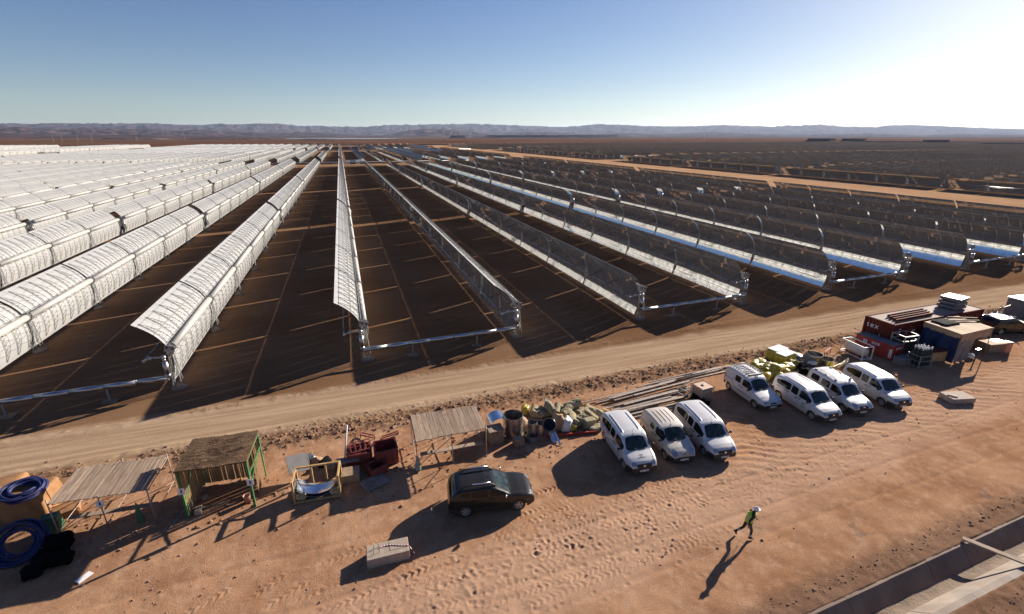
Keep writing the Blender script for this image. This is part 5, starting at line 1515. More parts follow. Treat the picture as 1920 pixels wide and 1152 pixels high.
for k, (px, py, r, L, a) in enumerate(rolls):
    p = G(px, py, r); m = MB(); roll(m, (0, 0, 0), r * .9, L * .9, R(a), R(6 * math.sin(k * 2.1)), 0, 1, k)
    tag(m.build('insulation_roll', [M_ROLL, M_ROLLE], None, (p.x, p.y, r * .96)), 'olive grey insulation roll in the pile left of the vans', 'insulation roll', 'insulation rolls in a heap')
for k, (px, py, z, r, L, a) in enumerate(((1074, 759, .75, .30, 1.1, 5), (1062, 770, .7, .27, .9, 35), (1032, 765, .68, .25, .9, 100), (1045, 768, .66, .24, .9, 60))):
    p = G(px, py, z); m = MB(); roll(m, (0, 0, 0), r, L, R(a), R(8), 0, 1, 50 + k)
    tag(m.build('insulation_roll', [M_ROLL, M_ROLLE], None, (p.x, p.y, z)), 'insulation roll lying on top of the pile left of the vans', 'insulation roll', 'rolls topping the heap')
p = G(1103, 798); block('insulation_slab', 'square insulation slab stack right of the large roll', 'insulation', (1104, 801), (.75, .5, .62), 4, M_ROLLE, .06)
p, q = G(1096, 786), G(1120, 795); m = MB(); m.beam(p + Vector((0, 0, .75)), q + Vector((0, 0, .35)), .28, .20); tag(m.build('wrapped_plank', M_ROLLE, bevel=None or .02), 'long pale wrapped plank leaning across the insulation rolls', 'plank')
p = G(1029, 778); m = MB(); m.box((0, 0, .55), (.9, .04, .9)); o = m.build('grey_sheet', M_GREY, None, (p.x, p.y, .05)); o.rotation_euler = (R(-38), R(40), R(20)); tag(o, 'grey sheet propped among the insulation rolls', 'sheet')
for k, (px, py, sz, mt, lab) in enumerate(((1046, 806, (.75, .6, 1.15), M_KRAFT, 'tall brown paper sack right of the tilted drum'), (1063, 806, (.9, .6, .9), M_WHITEB, 'white and yellow bag slumped beside the brown sack'), (1070, 806, (.7, .5, .55), M_YELL, 'yellow plastic bag at the foot of the insulation heap'), (1057, 790, (.6, .5, .8), M_YELL, 'yellow film bag behind the white bag'), (985, 775, (.6, .5, .6), M_YELL, 'yellow bag behind the metal drums'), (980, 800, (.9, .7, .6), M_KRAFT, 'brown crumpled sack between the large and narrow drums'), (1116, 806, (.9, .6, .3), M_ROLLE, 'flat loose insulation scrap by the van wheel'))):
    p = G(px, py); m = MB(); sack(m, (0, 0, sz[2] * .45), sz, k, 0, 80 + k, .1, .6, .16, 12); tag(m.build('sack', mt, None, (p.x, p.y, gz(p))), lab, 'bag')

# ------------------------------------------------------------------ timber and steel lengths behind the vans
rs = random.Random(12)
for k in range(34):
    u = rs.random(); zc = .04 + .05 * (k % 6)
    y0 = 23.6 + 2.6 * u + rs.uniform(-.2, .2); x0 = 14.6 + rs.uniform(-1.2, 1.2) + 2.6 * u; L = rs.uniform(4.5, 6.2)
    a = R(rs.uniform(-1, 5) + 3 * u)
    mt = (M_TIMBERG, M_PLANK, M_SCAF)[k % 3]
    m = MB(); m.box((L / 2, 0, 0), (L, .11 + .05 * (k % 2), .06)); tag(m.build('steel_length', mt, None, (x0, y0, gz((x0, y0)) + zc), a), 'long grey length of timber or steel stacked behind the nearer vans', 'timber', 'long lengths stacked behind the vans')
for k in range(14):
    x0 = 14.5 + rs.uniform(-1, 10); y0 = 26.4 + .10 * (x0 - 15) + rs.uniform(-.45, .45); L = rs.uniform(4, 6)
    m = MB(); m.box((L / 2, 0, 0), (L, .10, .06)); tag(m.build('steel_length', M_TIMBERG if k % 2 else M_SCAF, None, (x0, y0, .06 + .04 * (k % 4)), R(rs.uniform(2, 6))), 'thin dark length lying in the long row along the road side', 'timber', 'long lengths along the road side')
# IBC tank in a cage
def ibc(label, c, rot):
    t = thing('caged_tank', label, 'tank', (c[0], c[1], gz(c)), R(rot))
    m = MB(); m.box((0, 0, .62), (1.05, .95, .92)); m.build('tank_body', M_IBC, t, bevel=.06)
    for k in range(7):
        m = MB(); z = .22 + k * .145
        pts = [(-.58, -.52, z), (.58, -.52, z), (.58, .52, z), (-.58, .52, z)]
        m.tube(pts, .02, 5, closed=True, smooth=False); m.build('cage_ring', M_SCAF, t)
    m = MB()
    for x in np.linspace(-.58, .58, 6):
        for y in (-.52, .52): m.tube([(x, y, .14), (x, y, 1.10)], .019, 5)
    for y in np.linspace(-.52, .52, 5)[1:-1]:
        for x in (-.58, .58): m.tube([(x, y, .14), (x, y, 1.10)], .019, 5)
    m.build('cage_bars', M_SCAF, t)
    m = MB()
    for y in (-.45, 0, .45): m.box((0, y, .10), (1.2, .12, .022)); m.box((0, y, .045), (1.15, .10, .08))
    m.build('pallet_base', M_TIMBERG, t)
    m = MB(); m.lathe([(.001, 1.12), (.11, 1.12), (.11, 1.07)], 16); m.build('cap', M_BPLAST, t)
pI = G(1313, 752); ibc('caged cream plastic tank between the two rows of vans', (pI.x + .25, pI.y + .25), 6)
for k, (px, py) in enumerate(((1316, 762), (1303, 752))):
    p = G(px, py); m = MB(); sack(m, (0, 0, .22), (.9, .6, .5), k, 0, 90 + k, 0, .6, .2, 12); tag(m.build('black_bag', M_BLACKB, None, (p.x, p.y, gz(p))), 'black plastic bag slumped beside the caged tank', 'bag', 'black bags by the caged tank')
lf = thing('steel_ladder', 'grey steel ladder frame leaning on the lengths by the caged tank', 'frame', tuple(G(1290, 738)), R(12))
for y in (-.45, .45):
    m = MB(); m.beam((-1.1, y, .25), (1.1, y, .75), .06, .06); m.build('side_rail', M_GALV, lf)
for x in np.linspace(-.95, .95, 5):
    m = MB(); m.beam((x, -.45, .5 + x * .227), (x, .45, .5 + x * .227), .05, .05); m.build('rung', M_GALV, lf)
m = MB(); p, q = G(1130, 772), G(1152, 779); m.beam(p + Vector((0, 0, .2)), q + Vector((0, 0, .15)), .14, .08); tag(m.build('orange_board', M_WOOD), 'short orange board behind the leftmost van', 'board')
# ================================================================== YARD: right side
# yellow film bags and bales
rs = random.Random(31)
ybags = [(1424, 690), (1432, 700), (1440, 706), (1450, 700), (1438, 690), (1448, 690), (1460, 706), (1470, 698), (1462, 692), (1475, 690), (1480, 680), (1428, 682), (1416, 684)]
for k, (px, py) in enumerate(ybags):
    z = .25 + (.32 if k in (4, 5, 8) else 0); p = G(px, py, z); m = MB()
    if k % 2: sack(m, (0, 0, 0), (1.0, .75, .62), rs.uniform(0, 3), 0, 200 + k, rs.uniform(-.3, .3), .6, .2, 12)
    else: roll(m, (0, 0, 0), .32, .9, rs.uniform(0, 3), rs.uniform(-.2, .4), 0, 0, k)
    tag(m.build('yellow_bag', M_YELLD if k % 3 else M_YELL, None, (p.x, p.y, z + .05)), 'yellow plastic wrapped bundle in the heap behind the roof rack van', 'bag', 'yellow bundles behind the vans')
for k, (px, py, rz, lab) in enumerate(((1455, 672, 10, 'yellow wrapped bale with a pale slatted top, rear of the pair'), (1470, 681, 12, 'yellow wrapped bale with a pale slatted top, front of the pair'))):
    p = G(px, py); t = thing('wrapped_bale', lab, 'bale', (p.x, p.y, gz(p)), R(rz))
    m = MB(); sack(m, (0, 0, .46), (1.7, 1.0, .92), 0, 0, 300 + k, 0, .22, .03, 14); m.build('film_wrap', M_YELL, t)
    m = MB()
    for q in range(11): m.box((-.70 + q * .14, 0, .945), (.11, .86, .03))
    m.build('slatted_top', M_PAPER, t)
def drum2(label, px, r, h, mt, closed=False, tilt=0, az=0):
    p = G(*px); m = MB(); Mx = Matrix.Translation((0, 0, r * math.sin(R(abs(tilt))))) @ Euler((R(tilt), 0, R(az))).to_matrix().to_4x4()
    shell(m, None, r, h, 0, mx=Mx, n=28)
    if closed: m.lathe([(.001, h + .12), (r * .6, h + .08), (r, h)], 28, 0, Mx)
    for z in (.03, h - .04): m.lathe([(r + .001, z - .012), (r + .012, z), (r + .001, z + .012)], 28, 0, Mx)
    tag(m.build('metal_drum', mt, None, (p.x, p.y, gz(p))), label, 'drum')
drum2('domed shiny metal vessel behind the yellow bales', (1490, 676), .46, .55, M_BRIGHT, True)
drum2('large wide metal drum at the back of the far drum group', (1523, 684), .62, 1.0, M_STEELD)
drum2('tilted dark metal drum left of the large wide drum', (1509, 684), .48, .95, M_GREY, False, 24, 30)
drum2('shiny metal drum right of the far group, beside green sheets', (1548, 690), .50, .85, M_BRIGHT)
drum2('slim bright metal drum by the yellow heap', (1496, 692), .24, .8, M_BRIGHT)
drum2('short bright metal ring by the yellow heap', (1488, 701), .34, .35, M_BRIGHT)
drum2('dark low drum between the far drums', (1516, 696), .44, .5, M_GREY)
for k, (px, py, sz, mt, lab) in enumerate(((1521, 692, (.7, .5, .25), M_WHITEB, 'white sheet crumpled on the dark low drum'), (1505, 700, (.8, .7, .5), M_BLACKB, 'black bundle between the far drums'), (1484, 690, (.7, .6, .7), M_YELLD, 'ochre bag right of the yellow bales'), (1538, 680, (1.3, .9, .5), M_YELL, 'yellow film bundle behind the shiny drum'))):
    p = G(px, py); m = MB(); sack(m, (0, 0, sz[2] * .5), sz, k, 0, 320 + k, 0, .6, .16, 12); tag(m.build('sack', mt, None, (p.x, p.y, gz(p) + (.45 if k == 0 else 0))), lab, 'bag')
for k, (px, py, rz, tl) in enumerate(((1562, 695, 20, -60), (1570, 690, 35, -55), (1556, 702, 12, -70))):
    p = G(px, py); m = MB(); m.box((0, 0, .5), (1.0, .05, .95)); o = m.build('leaning_board', [M_YELLD, M_ROLLE, M_YELLD][k], None, (p.x, p.y, .05)); o.rotation_euler = (R(90 + tl), 0, R(rz)); tag(o, ['mustard panel leaning right of the shiny drum', 'pale panel propped behind the mustard panel', 'second mustard panel nearest the vans'][k], 'panel')
for k, (a, b) in enumerate((((1545, 668), (1556, 662)), ((1545, 673), (1574, 678)))):
    p, q = G(*a), G(*b); m = MB(); m.beam(p + Vector((0, 0, .4)), q + Vector((0, 0, .5)), .08, .05, 0); m.beam(p, p + Vector((0, 0, .4)), .05, .05); m.beam(q, q + Vector((0, 0, .5)), .05, .05); tag(m.build('barrier_plank', [M_TAPER, M_PLANK][k]), ['red and white barrier board behind the far drums', 'pale board on stakes behind the far drums'][k], 'board')
# white tank in a frame
ta, rot, L_ = axis(G(1580, 660), G(1622, 680))
tk = thing('framed_tank', 'rusty white cylinder tank lying in a white frame', 'tank', (ta.x + .42, ta.y + .22, gz(ta)), rot)
m = MB(); m.lathe([(.001, -.98), (.24, -.93), (.37, -.84), (.40, -.74), (.40, .74), (.37, .84), (.24, .93), (.001, .98)], 26, 0, Matrix.Translation((0, 0, .62)) @ Matrix.Rotation(R(90), 4, 'Y')); m.build('tank_body', M_TANK, tk)
for x in (-1.05, 1.05):
    for y in (-.48, .48):
        m = MB(); m.beam((x, y, 0), (x, y, 1.22), .06, .06); m.build('frame_post', M_WHITEB, tk)
for p, q in (((-1.05, -.48), (1.05, -.48)), ((-1.05, .48), (1.05, .48)), ((-1.05, -.48), (-1.05, .48)), ((1.05, -.48), (1.05, .48))):
    for z in (1.20, .14):
        m = MB(); m.beam((p[0], p[1], z), (q[0], q[1], z), .065, .065); m.build('frame_rail', M_WHITEB, tk)
for x in (-.6, .6):
    m = MB(); m.box((x, 0, .24), (.12, .7, .16)); m.build('saddle', M_RUSTR, tk)
m = MB(); m.lathe([(.10, 1.0), (.10, 1.08), (.001, 1.08)], 14); m.build('filler_cap', M_RUSTR, tk)

# red long low container
gs = thing('red_container', 'low bright red container with white placards and grey top', 'container', (42.05, 25.75, 0), R(-86))
m = MB(); m.box((0, 0, .72), (3.1, 1.15, 1.22)); m.build('box_body', M_REDP, gs, bevel=.02)
m = MB(); m.box((0, 0, 1.345), (3.0, 1.05, .03)); m.build('top_sheet', M_GREY, gs)
for x in (-1.2, 1.2):
    m = MB(); m.box((x, 0, .05), (.2, 1.0, .12)); m.build('skid', M_DARKST, gs)
for (x, z, w, h) in ((.10, 1.02, .62, .18), (1.36, .62, .20, .72), (-.75, .95, .30, .30)):
    m = MB(); m.box((x, -.583, z), (w, .012, h)); pl = m.build('placard', M_PAPER, gs)
    m = MB()
    if w > h:
        for k in range(5): m.box((x - w * .34 + k * w * .17, -.592, z), (w * .10, .006, h * .55))
    else:
        for k in range(6): m.box((x, -.592, z - h * .36 + k * h * .145), (w * .45, .006, h * .08))
    m.build('printed_mark', M_INK if w < .5 else M_REDP, pl)
m = MB(); m.box((1.556, .05, 1.05), (.012, .7, .14)); pl = m.build('placard', M_PAPER, gs)
m = MB(); [m.box((1.564, -.2 + .1 * k, 1.05), (.006, .06, .07)) for k in range(6)]; m.build('printed_mark', M_REDP, pl)

# big maroon shipping container, cargo on its roof
ct = thing('shipping_container', 'long maroon shipping container with tex painted in white', 'container', (49.0, 26.78, 0), R(1.0))
CL, CW, CH = 12.1, 2.44, 2.59
def corr(p0, p1, z0, z1, nrm, n, mt=M_MAROON, dep=.035):
    p0, p1, nrm = Vector(p0), Vector(p1), Vector(nrm); top, bot = [], []
    for k in range(n):
        for f, d in ((0, 0), (.28, 0), (.42, -dep), (.85, -dep)):
            q = p0.lerp(p1, (k + f) / n) + nrm * d; bot.append(q + Vector((0, 0, z0))); top.append(q + Vector((0, 0, z1)))
    bot.append(p1 + Vector((0, 0, z0))); top.append(p1 + Vector((0, 0, z1)))
    m = MB(); m.grid([bot, top], 0, False); return m
x_, y_ = CL / 2 - .06, CW / 2 - .02
corr((-x_, -y_, 0), (x_, -y_, 0), .15, CH - .1, (0, -1, 0), 40).build('side_wall', M_MAROON, ct)
corr((x_, y_, 0), (-x_, y_, 0), .15, CH - .1, (0, 1, 0), 40).build('side_wall', M_MAROON, ct)
corr((-x_ - .02, y_, 0), (-x_ - .02, -y_, 0), .15, CH - .1, (-1, 0, 0), 8).build('end_wall', M_MAROON, ct)
corr((x_ + .02, -y_, 0), (x_ + .02, y_, 0), .15, CH - .1, (1, 0, 0), 8).build('end_wall', M_MAROON, ct)
m = MB(); bt, tp_ = [], []
for k in range(46):
    for f, d in ((0, 0), (.3, 0), (.5, -.025), (.8, -.025)):
        xx = -x_ + 2 * x_ * (k + f) / 46; bt.append((xx, -y_, CH - .03 + d)); tp_.append((xx, y_, CH - .03 + d))
m.grid([bt, tp_], 0, False); m.build('roof', mat('faded_maroon_roof', (.34, .20, .15), .7, var=.2, scale=1.5, dirt=.3, dirtcol=(.40, .28, .19)), ct)
for y in (-CW / 2, CW / 2):
    for z in (.08, CH - .06):
        m = MB(); m.box((0, y * .985, z), (CL, .10, .13)); m.build('rail', M_MAROON, ct)
for x in (-CL / 2, CL / 2):
    for z in (.08, CH - .06):
        m = MB(); m.box((x * .992, 0, z), (.12, CW - .12, .13)); m.build('rail', M_MAROON, ct)
    for y in (-CW / 2, CW / 2):
        m = MB(); m.box((x * .99, y * .97, CH / 2), (.16, .16, CH - .02)); m.build('corner_post', M_MAROON, ct)
def lettering(txt, size, par_, loc, rot):
    cu = bpy.data.curves.new('lettering', 'FONT'); cu.body = txt; cu.size = size; cu.extrude = .006; cu.space_character = 1.25; cu.offset = .002
    o = bpy.data.objects.new('lettering_tmp', cu); COL.objects.link(o)
    dg = bpy.context.evaluated_depsgraph_get(); me = bpy.data.meshes.new_from_object(o.evaluated_get(dg))
    bpy.data.objects.remove(o); me.materials.clear(); me.materials.append(M_PAPER)
    q = place('lettering', me, par_, loc); q.rotation_euler = rot; return q
lettering('tex', .66, ct, (-CL / 2 - .075, .95, 1.78), (R(90), 0, R(-90)))
lettering('tex', .50, ct, (-5.35, -CW / 2 - .03, 2.15), (R(90), R(90), 0))
lettering('M', .45, ct, (-3.6, -CW / 2 - .03, 1.55), (R(90), 0, 0))
lettering('- -', .4, ct, (-4.6, -CW / 2 - .03, 1.5), (R(90), 0, 0))
m = MB(); m.box((-CL / 2 - .02, -.25, 1.05), (.05, .05, .7)); m.build('lock_rod', M_PAPER, ct)
for k in range(4):
    m = MB(); L = 5.0 - .1 * (k % 2)
    for (dy, dz, w, h) in ((0, .03, .13, .02), (0, .13, .03, .18), (0, .23, .13, .02)): m.box((0, dy, dz), (L, w, h))
    o = m.build('steel_beam', M_MAROON, None, (46.3 + .16 * k, 26.05 + .36 * k, CH - .02 + (.0)), R(2.0)); tag(o, 'dark red steel beam lying on the container roof', 'beam', 'red beams on the container roof')
for k in range(3):
    t = thing('flat_crate', ['flat grey crate at the bottom of the stack on the container', 'flat grey crate in the middle of the stack on the container', 'pale topped flat crate crowning the stack on the container'][k], 'crate', (52.6 + .06 * k, 26.95, CH + .0 + .36 * k), R(4 + 3 * k), 'flat crates on the container')
    m = MB(); m.box((0, 0, .20), (1.7, 1.55, .28)); m.build('crate_body', M_GREY, t, bevel=.03)
    for y in (-.6, .6):
        m = MB(); m.box((0, y, .03), (1.6, .12, .06)); m.build('skid', M_OLDWOOD, t)
    if k == 2:
        m = MB(); m.box((0, 0, .348), (1.72, 1.57, .014)); m.build('top_sheet', M_WHITEB, t)

# canopy lean-to
cn = thing('tarp_canopy', 'canopy shelter with tan canvas roof and dark blue tarp walls', 'shelter', (48.45, 23.55, 0), R(0))
def sheet(name, c4, mt, nu=20, nv=10, amp=.05, seed=1, freq=5):
    a, b, c, d = [Vector(p) for p in c4]; n = (b - a).cross(d - a).normalized(); P_ = []
    for j in range(nv + 1):
        v = j / nv
        P_.append([a.lerp(b, i / nu).lerp(d.lerp(c, i / nu), v) + n * amp * (math.sin(freq * i / nu * 3 + seed + v * 2) * .6 + math.sin(freq * 2.3 * i / nu + 4 * v + seed) * .4) * (.3 + .7 * v) for i in range(nu + 1)])
    m = MB(); m.grid(P_); m.grid([[p - n * .012 for p in r] for r in P_[::-1]]); return m.build(name, mt, cn)
LX, RX, NY, FY, ZT = -2.55, 1.75, -1.35, 1.45, 2.62
sheet('canvas_roof', [(LX, NY, ZT), (RX, NY + .2, ZT - .02), (RX, FY, ZT + .12), (LX, FY, ZT + .1)], M_TAN, amp=.03)
sheet('canvas_valance', [(LX, NY - .02, ZT), (RX, NY + .18, ZT - .02), (RX, NY + .18, ZT - .72), (LX, NY - .02, ZT - .66)], M_TAN, amp=.05, seed=3)
sheet('canvas_valance', [(LX - .02, FY, ZT + .08), (LX - .02, NY, ZT), (LX - .02, NY, ZT - .42), (LX - .02, FY, ZT - .36)], M_TAN, amp=.03, seed=5)
sheet('tarp_wall', [(LX, FY, ZT - .3), (LX, NY + .03, ZT - .35), (LX + .1, NY + .03, .03), (LX - .15, FY, .03)], M_BLUET, amp=.14, seed=2, nv=14)
sheet('tarp_wall', [(LX, NY + .05, ZT - .5), (LX + 2.3, NY + .12, ZT - .6), (LX + 1.7, NY + .1, .04), (LX + .1, NY + .03, .03)], M_PLASTB, amp=.12, seed=7, nv=14)
sheet('tarp_wall', [(LX, FY, ZT), (RX, FY, ZT), (RX, FY, .05), (LX, FY, .05)], M_BLUET, amp=.08, seed=9)
for x in (LX + .05, RX - .05):
    for y in (NY + .15, FY - .08):
        m = MB(); m.tube([(x, y, 0), (x, y, ZT - .03)], .035, 6); m.build('post', M_SCAF, cn)
for k, (x, L) in enumerate(((.2, 2.6), (.9, 2.4))):
    m = MB(); m.box((0, 0, 0), (L, .10, .08)); tag(m.build('roof_timber', M_OLDWOOD, None, (49.0 + x, 24.0 + .5 * k, ZT + .16), R(-20 - 5 * k)), 'timber weighting down the canopy roof', 'timber', 'timbers on the canopy roof')
m = MB(); sack(m, (0, 0, .06), (1.9, 1.2, .16), 0, 0, 8, 0, .4, .15, 12); tag(m.build('dark_sheet', M_BLACKB, None, (47.4, 24.3, ZT + .06)), 'dark sheet lying on the canopy roof', 'sheet')
m = MB(); sack(m, (0, 0, .2), (.6, .4, .4), 0, 0, 18, 0, .6, .2, 10); p = G(1818, 672); tag(m.build('white_bag', M_WHITEB, None, (p.x, p.y, gz(p))), 'pale crumpled bag on the ground by the canopy', 'bag')

# gas bottle rack, mesh stillage, boxes
rk = thing('bottle_rack', 'grey steel rack holding dark gas bottles', 'rack', (42.95, 22.95, 0), R(-6))
for x in (-.62, .62):
    for y in (-.5, .5):
        m = MB(); m.beam((x, y, 0), (x, y, 1.05), .05, .05); m.build('rack_post', M_GALV, rk)
for z in (.12, .58, 1.02):
    for p, q in (((-.62, -.5), (.62, -.5)), ((-.62, .5), (.62, .5)), ((-.62, -.5), (-.62, .5)), ((.62, -.5), (.62, .5))):
        m = MB(); m.beam((p[0], p[1], z), (q[0], q[1], z), .045, .045); m.build('rack_rail', M_GALV, rk)
m = MB(); m.box((0, 0, .08), (1.2, 1.0, .03)); m.build('rack_floor', M_GALV, rk)
for i in range(4):
    for j in range(3):
        b = thing('gas_bottle', 'dark gas bottle with a white cap standing in the grey rack', 'gas bottle', (42.95 - .44 + .29 * i, 22.95 - .3 + .30 * j - .03 * i, .10), 0, 'gas bottles in the rack')
        m = MB(); m.lathe([(.001, 0), (.11, 0), (.115, .03), (.115, 1.22), (.09, 1.34), (.04, 1.42), (.04, 1.46)], 14); m.build('bottle_body', M_CYLG, b)
        m = MB(); m.lathe([(.055, 1.44), (.06, 1.60), (.04, 1.64), (.001, 1.64)], 10); m.build('valve_cap', M_PAPER, b)
ms = thing('mesh_stillage', 'dark grey steel stillage with an open frame top beside the red container', 'stillage', (43.55, 24.75, 0), R(-4))
for x in (-.75, .75):
    for y in (-.55, .55):
        m = MB(); m.beam((x, y, 0), (x, y, 2.0), .07, .07); m.build('post', M_GALV, ms)
for z in (.15, 1.55, 1.98):
    for p, q in (((-.75, -.55), (.75, -.55)), ((-.75, .55), (.75, .55)), ((-.75, -.55), (-.75, .55)), ((.75, -.55), (.75, .55))):
        m = MB(); m.beam((p[0], p[1], z), (q[0], q[1], z), .06, .06); m.build('rail', M_GALV, ms)
for (a, b) in (((-.75, -.55), (.75, -.55)), ((-.75, .55), (-.75, -.55)), ((.75, -.55), (.75, .55))):
    m = MB()
    for f in np.linspace(0, 1, 10):
        x, y = a[0] + (b[0] - a[0]) * f, a[1] + (b[1] - a[1]) * f; m.beam((x, y, .15), (x, y, 1.55), .09, .02, 0, up=(b[1] - a[1], a[0] - b[0], 0))
    m.build('side_panel', M_BPLAST, ms)
block('grey_case', 'dark grey low case in front of the stillage', 'box', (1693, 681), (1.35, .75, .62), -8, M_GREY)
p = G(1763, 678); t = thing('wooden_chest', 'orange-brown wooden chest with a dark top in the canopy shade', 'box', (45.3, 23.5, 0), R(-6))
m = MB(); m.box((0, 0, .45), (1.7, 1.3, .85)); m.build('box_body', M_WOOD, t, bevel=.01)
m = MB(); m.box((0, 0, .90), (1.8, 1.4, .05)); m.build('lid', M_RUSTR, t)
sl = thing('concrete_slab', 'thick concrete slab lying in the yard below the canopy', 'slab', (39.6, 18.25, ground_height(39.6, 18.25)), R(-14))
m = MB(); m.box((0, 0, .22), (1.75, 1.1, .38)); m.build('slab_body', M_BLOCK, sl, bevel=.03)
m = MB(); sack(m, (-.5, -.1, .42), (.55, .4, .1), 0, 0, 4, 0, .8, .3, 8); m.build('loose_mortar', M_BLOCK, sl)

# far right clutter
tb = thing('work_table', 'work table with a bright sheet top and red end board', 'table', (52.1, 22.85, 0), R(-8))
m = MB(); m.box((0, 0, .84), (2.1, 1.1, .05)); m.build('table_top', M_TAN, tb)
m = MB(); m.box((.45, .1, .872), (.9, .55, .012)); m.build('metal_sheet', M_STEELD, tb)
m = MB(); m.box((0, .02, .42), (2.0, .95, .76)); m.build('cupboard', M_OLDWOOD, tb)
m = MB(); m.box((.85, -.62, .50), (.62, .04, .95)); m.box((.65, -.62, .01), (.10, .04, .10)); m.box((1.0, -.62, .01), (.10, .04, .10)); m.build('end_board', mat('salmon_board', (.50, .20, .13), .7), tb)
m = MB(); p = (51.6, 24.3); m.box((0, 0, .55), (1.9, 1.1, 1.1)); tag(m.build('timber_bin', M_OLDWOOD, None, (p[0], p[1], 0), R(-10), .02), 'brown timber bin behind the work table', 'bin')
m = MB(); m.box((0, 0, .55), (1.2, .04, .8)); o = m.build('blue_board', M_GREY, None, (53.0, 24.0, .35)); o.rotation_euler = (R(-35), 0, R(25)); tag(o, 'blue-grey panel leaning on the timber bin', 'panel')
m = MB(); 
for x in (-.3, .3):
    for y in (-.25, .25): m.beam((x, y, 0), (x, y, .45), .04, .04)
m.box((0, 0, .46), (.7, .6, .03)); tag(m.build('small_stand', M_GALV, None, (54.3, 22.9, 0), R(10)), 'small grey metal stand right of the work table', 'stand')
st = thing('grinder_stand', 'dark stand with a bright tray on top beside the canopy', 'stand', tuple(G(1827, 676)), R(0))
m = MB(); m.tube([(0, 0, 0), (.05, .02, .95)], .05, 8); m.build('stand_post', M_BPLAST, st)
m = MB(); m.box((.05, .02, 1.0), (.5, .16, .05)); m.build('tray', M_STEELD, st)
for k in range(18):
    x0 = 56.2 + rs.uniform(0, 5.5); y0 = 26.6 + rs.uniform(-.6, 1.6); L = rs.uniform(2.0, 4.5)
    m = MB(); m.box((0, 0, 0), (L, .14, .07)); tag(m.build('steel_length', (M_PLANK, M_BRIGHT, M_TIMBERG)[k % 3], None, (x0, y0, .1 + .09 * (k % 6)), R(rs.uniform(-30, 30))), 'loose length of timber or metal in the pile right of the container', 'timber', 'loose lengths beyond the container')
m = MB(); m.box((0, 0, 0), (1.9, 1.3, .04)); o = m.build('bright_sheet', M_BRIGHT, None, (58.4, 27.3, .85), R(20)); o.rotation_euler.x = R(6); tag(o, 'bright sheet of metal on the pile right of the container', 'metal sheet')
m = MB(); m.tube([(59.6, 26.6, 0), (59.6, 26.6, 1.9)], .05, 6); m.tube([(59.6, 26.6, 1.75), (62.5, 27.2, 1.6)], .04, 6); tag(m.build('post_and_rail', M_SCAF), 'post with a rail standing beyond the dark car', 'post')
bx2 = thing('grey_cabin', 'grey cabin box with a pale roof cut by the right edge', 'cabin', (65.6, 27.0, 0), R(-4))
m = MB(); m.box((0, 0, 1.0), (3.4, 2.2, 1.95)); m.build('cabin_body', M_GREY, bx2, bevel=.03)
m = MB(); m.box((0, 0, 2.02), (3.55, 2.35, .09)); m.build('cabin_roof', M_WHITEB, bx2)
m = MB(); m.box((-.6, -1.115, 1.0), (.8, .03, 1.6)); m.build('cabin_door', M_DARKST, bx2)
m = MB(); m.beam((57.5, 22.7, .12), (61.5, 22.3, .12), .25, .12); tag(m.build('yellow_timber', M_WOOD), 'long yellow timber lying in front of the dark car', 'timber')

# plank across the channel
pa, pb = G(1806, 1010), Vector((28.9, 5.4, .1))
p0, p1 = G(1804, 1010, .12), G(1925, 1058, .12)
d_ = (p1 - p0).normalized()
m = MB(); m.beam(p0 + Vector((0, 0, .03)), p0 + d_ * 5.2 + Vector((0, 0, .03)), .26, .07); tag(m.build('plank_bridge', M_PLANK, bevel=.008), 'single plank laid across the concrete channel', 'plank')

# distant things standing on the plain
def pylon_mast(px, ybase, ytop, D, k):
    az, e0 = azel(px, ybase); _, e1 = azel(px, ytop)
    x, y = math.sin(az) * D, math.cos(az) * D; h = e1 * D + CAM_H
    m = MB()
    for sx, sy in ((-1, -1), (1, -1), (1, 1), (-1, 1)): m.bar((sx * h * .07, sy * h * .07, 0), (0, 0, h), .11, 4)
    for z, w in ((.70, .16), (.82, .13), (.93, .09)): m.bar((-h * w, 0, h * z), (h * w, 0, h * z), .12, 4)
    for z in (.2, .4, .6):
        w = .07 * (1 - z) * h; m.bar((-w, -w, h * z), (w, w, h * z), .08, 4); m.bar((w, -w, h * z), (-w, w, h * z), .08, 4)
    tag(m.build('power_pylon', M_GALV, None, (x, y, 0)), 'faint lattice power pylon far off on the plain', 'pylon', 'far power pylons on the plain')
for k, (px, yt, D) in enumerate(((100, 252, 2100), (116, 253, 2300), (146, 252, 2100), (172, 250, 2000), (347, 255, 2600), (445, 255, 2900), (1320, 249, 2300), (1245, 251, 2900), (1633, 250, 2400), (1758, 254, 2500), (1917, 262, 2200), (256, 254, 2600))):
    pylon_mast(px, 262, yt, D, k)
def skid(label, x, y, rz, n):
    t = thing('equipment_skid', label, 'equipment', (x, y, 0), R(rz))
    for k in range(n):
        m = MB(); m.box((k * 3.2, 0, 1.1), (2.6, 2.0, 1.7)); m.box((k * 3.2, 0, .12), (3.0, 2.2, .25)); m.build('cabinet', [M_WHITEB, M_DARKST, M_WHITEB, M_GREY][k % 4], t, bevel=.05)
    m = MB(); m.tube([(-1.5, .2, 2.4), (n * 3.2 - 1.5, .2, 2.4)], .22, 8); m.build('pipe_run', M_WHITEB, t)
skid('white and dark equipment skid beside the main header pipe, right of the edge-on row', 3.6, 356.5, 0, 4)
skid('pale equipment skid far off at the end of the tan service road', 205, 560, 60, 5)
wl = thing('perimeter_wall', 'long pale low wall closing the field far behind the central rows', 'wall', (0, 1085, 0))
m = MB(); m.box((60, 0, 1.2), (330, .3, 2.4)); m.build('wall_panels', M_TAN, wl)
m = MB(); [m.box((x, -.3, 1.3), (.5, .4, 2.6)) for x in np.arange(-105, 226, 6.0)]; m.build('wall_posts', M_WHITEB, wl)
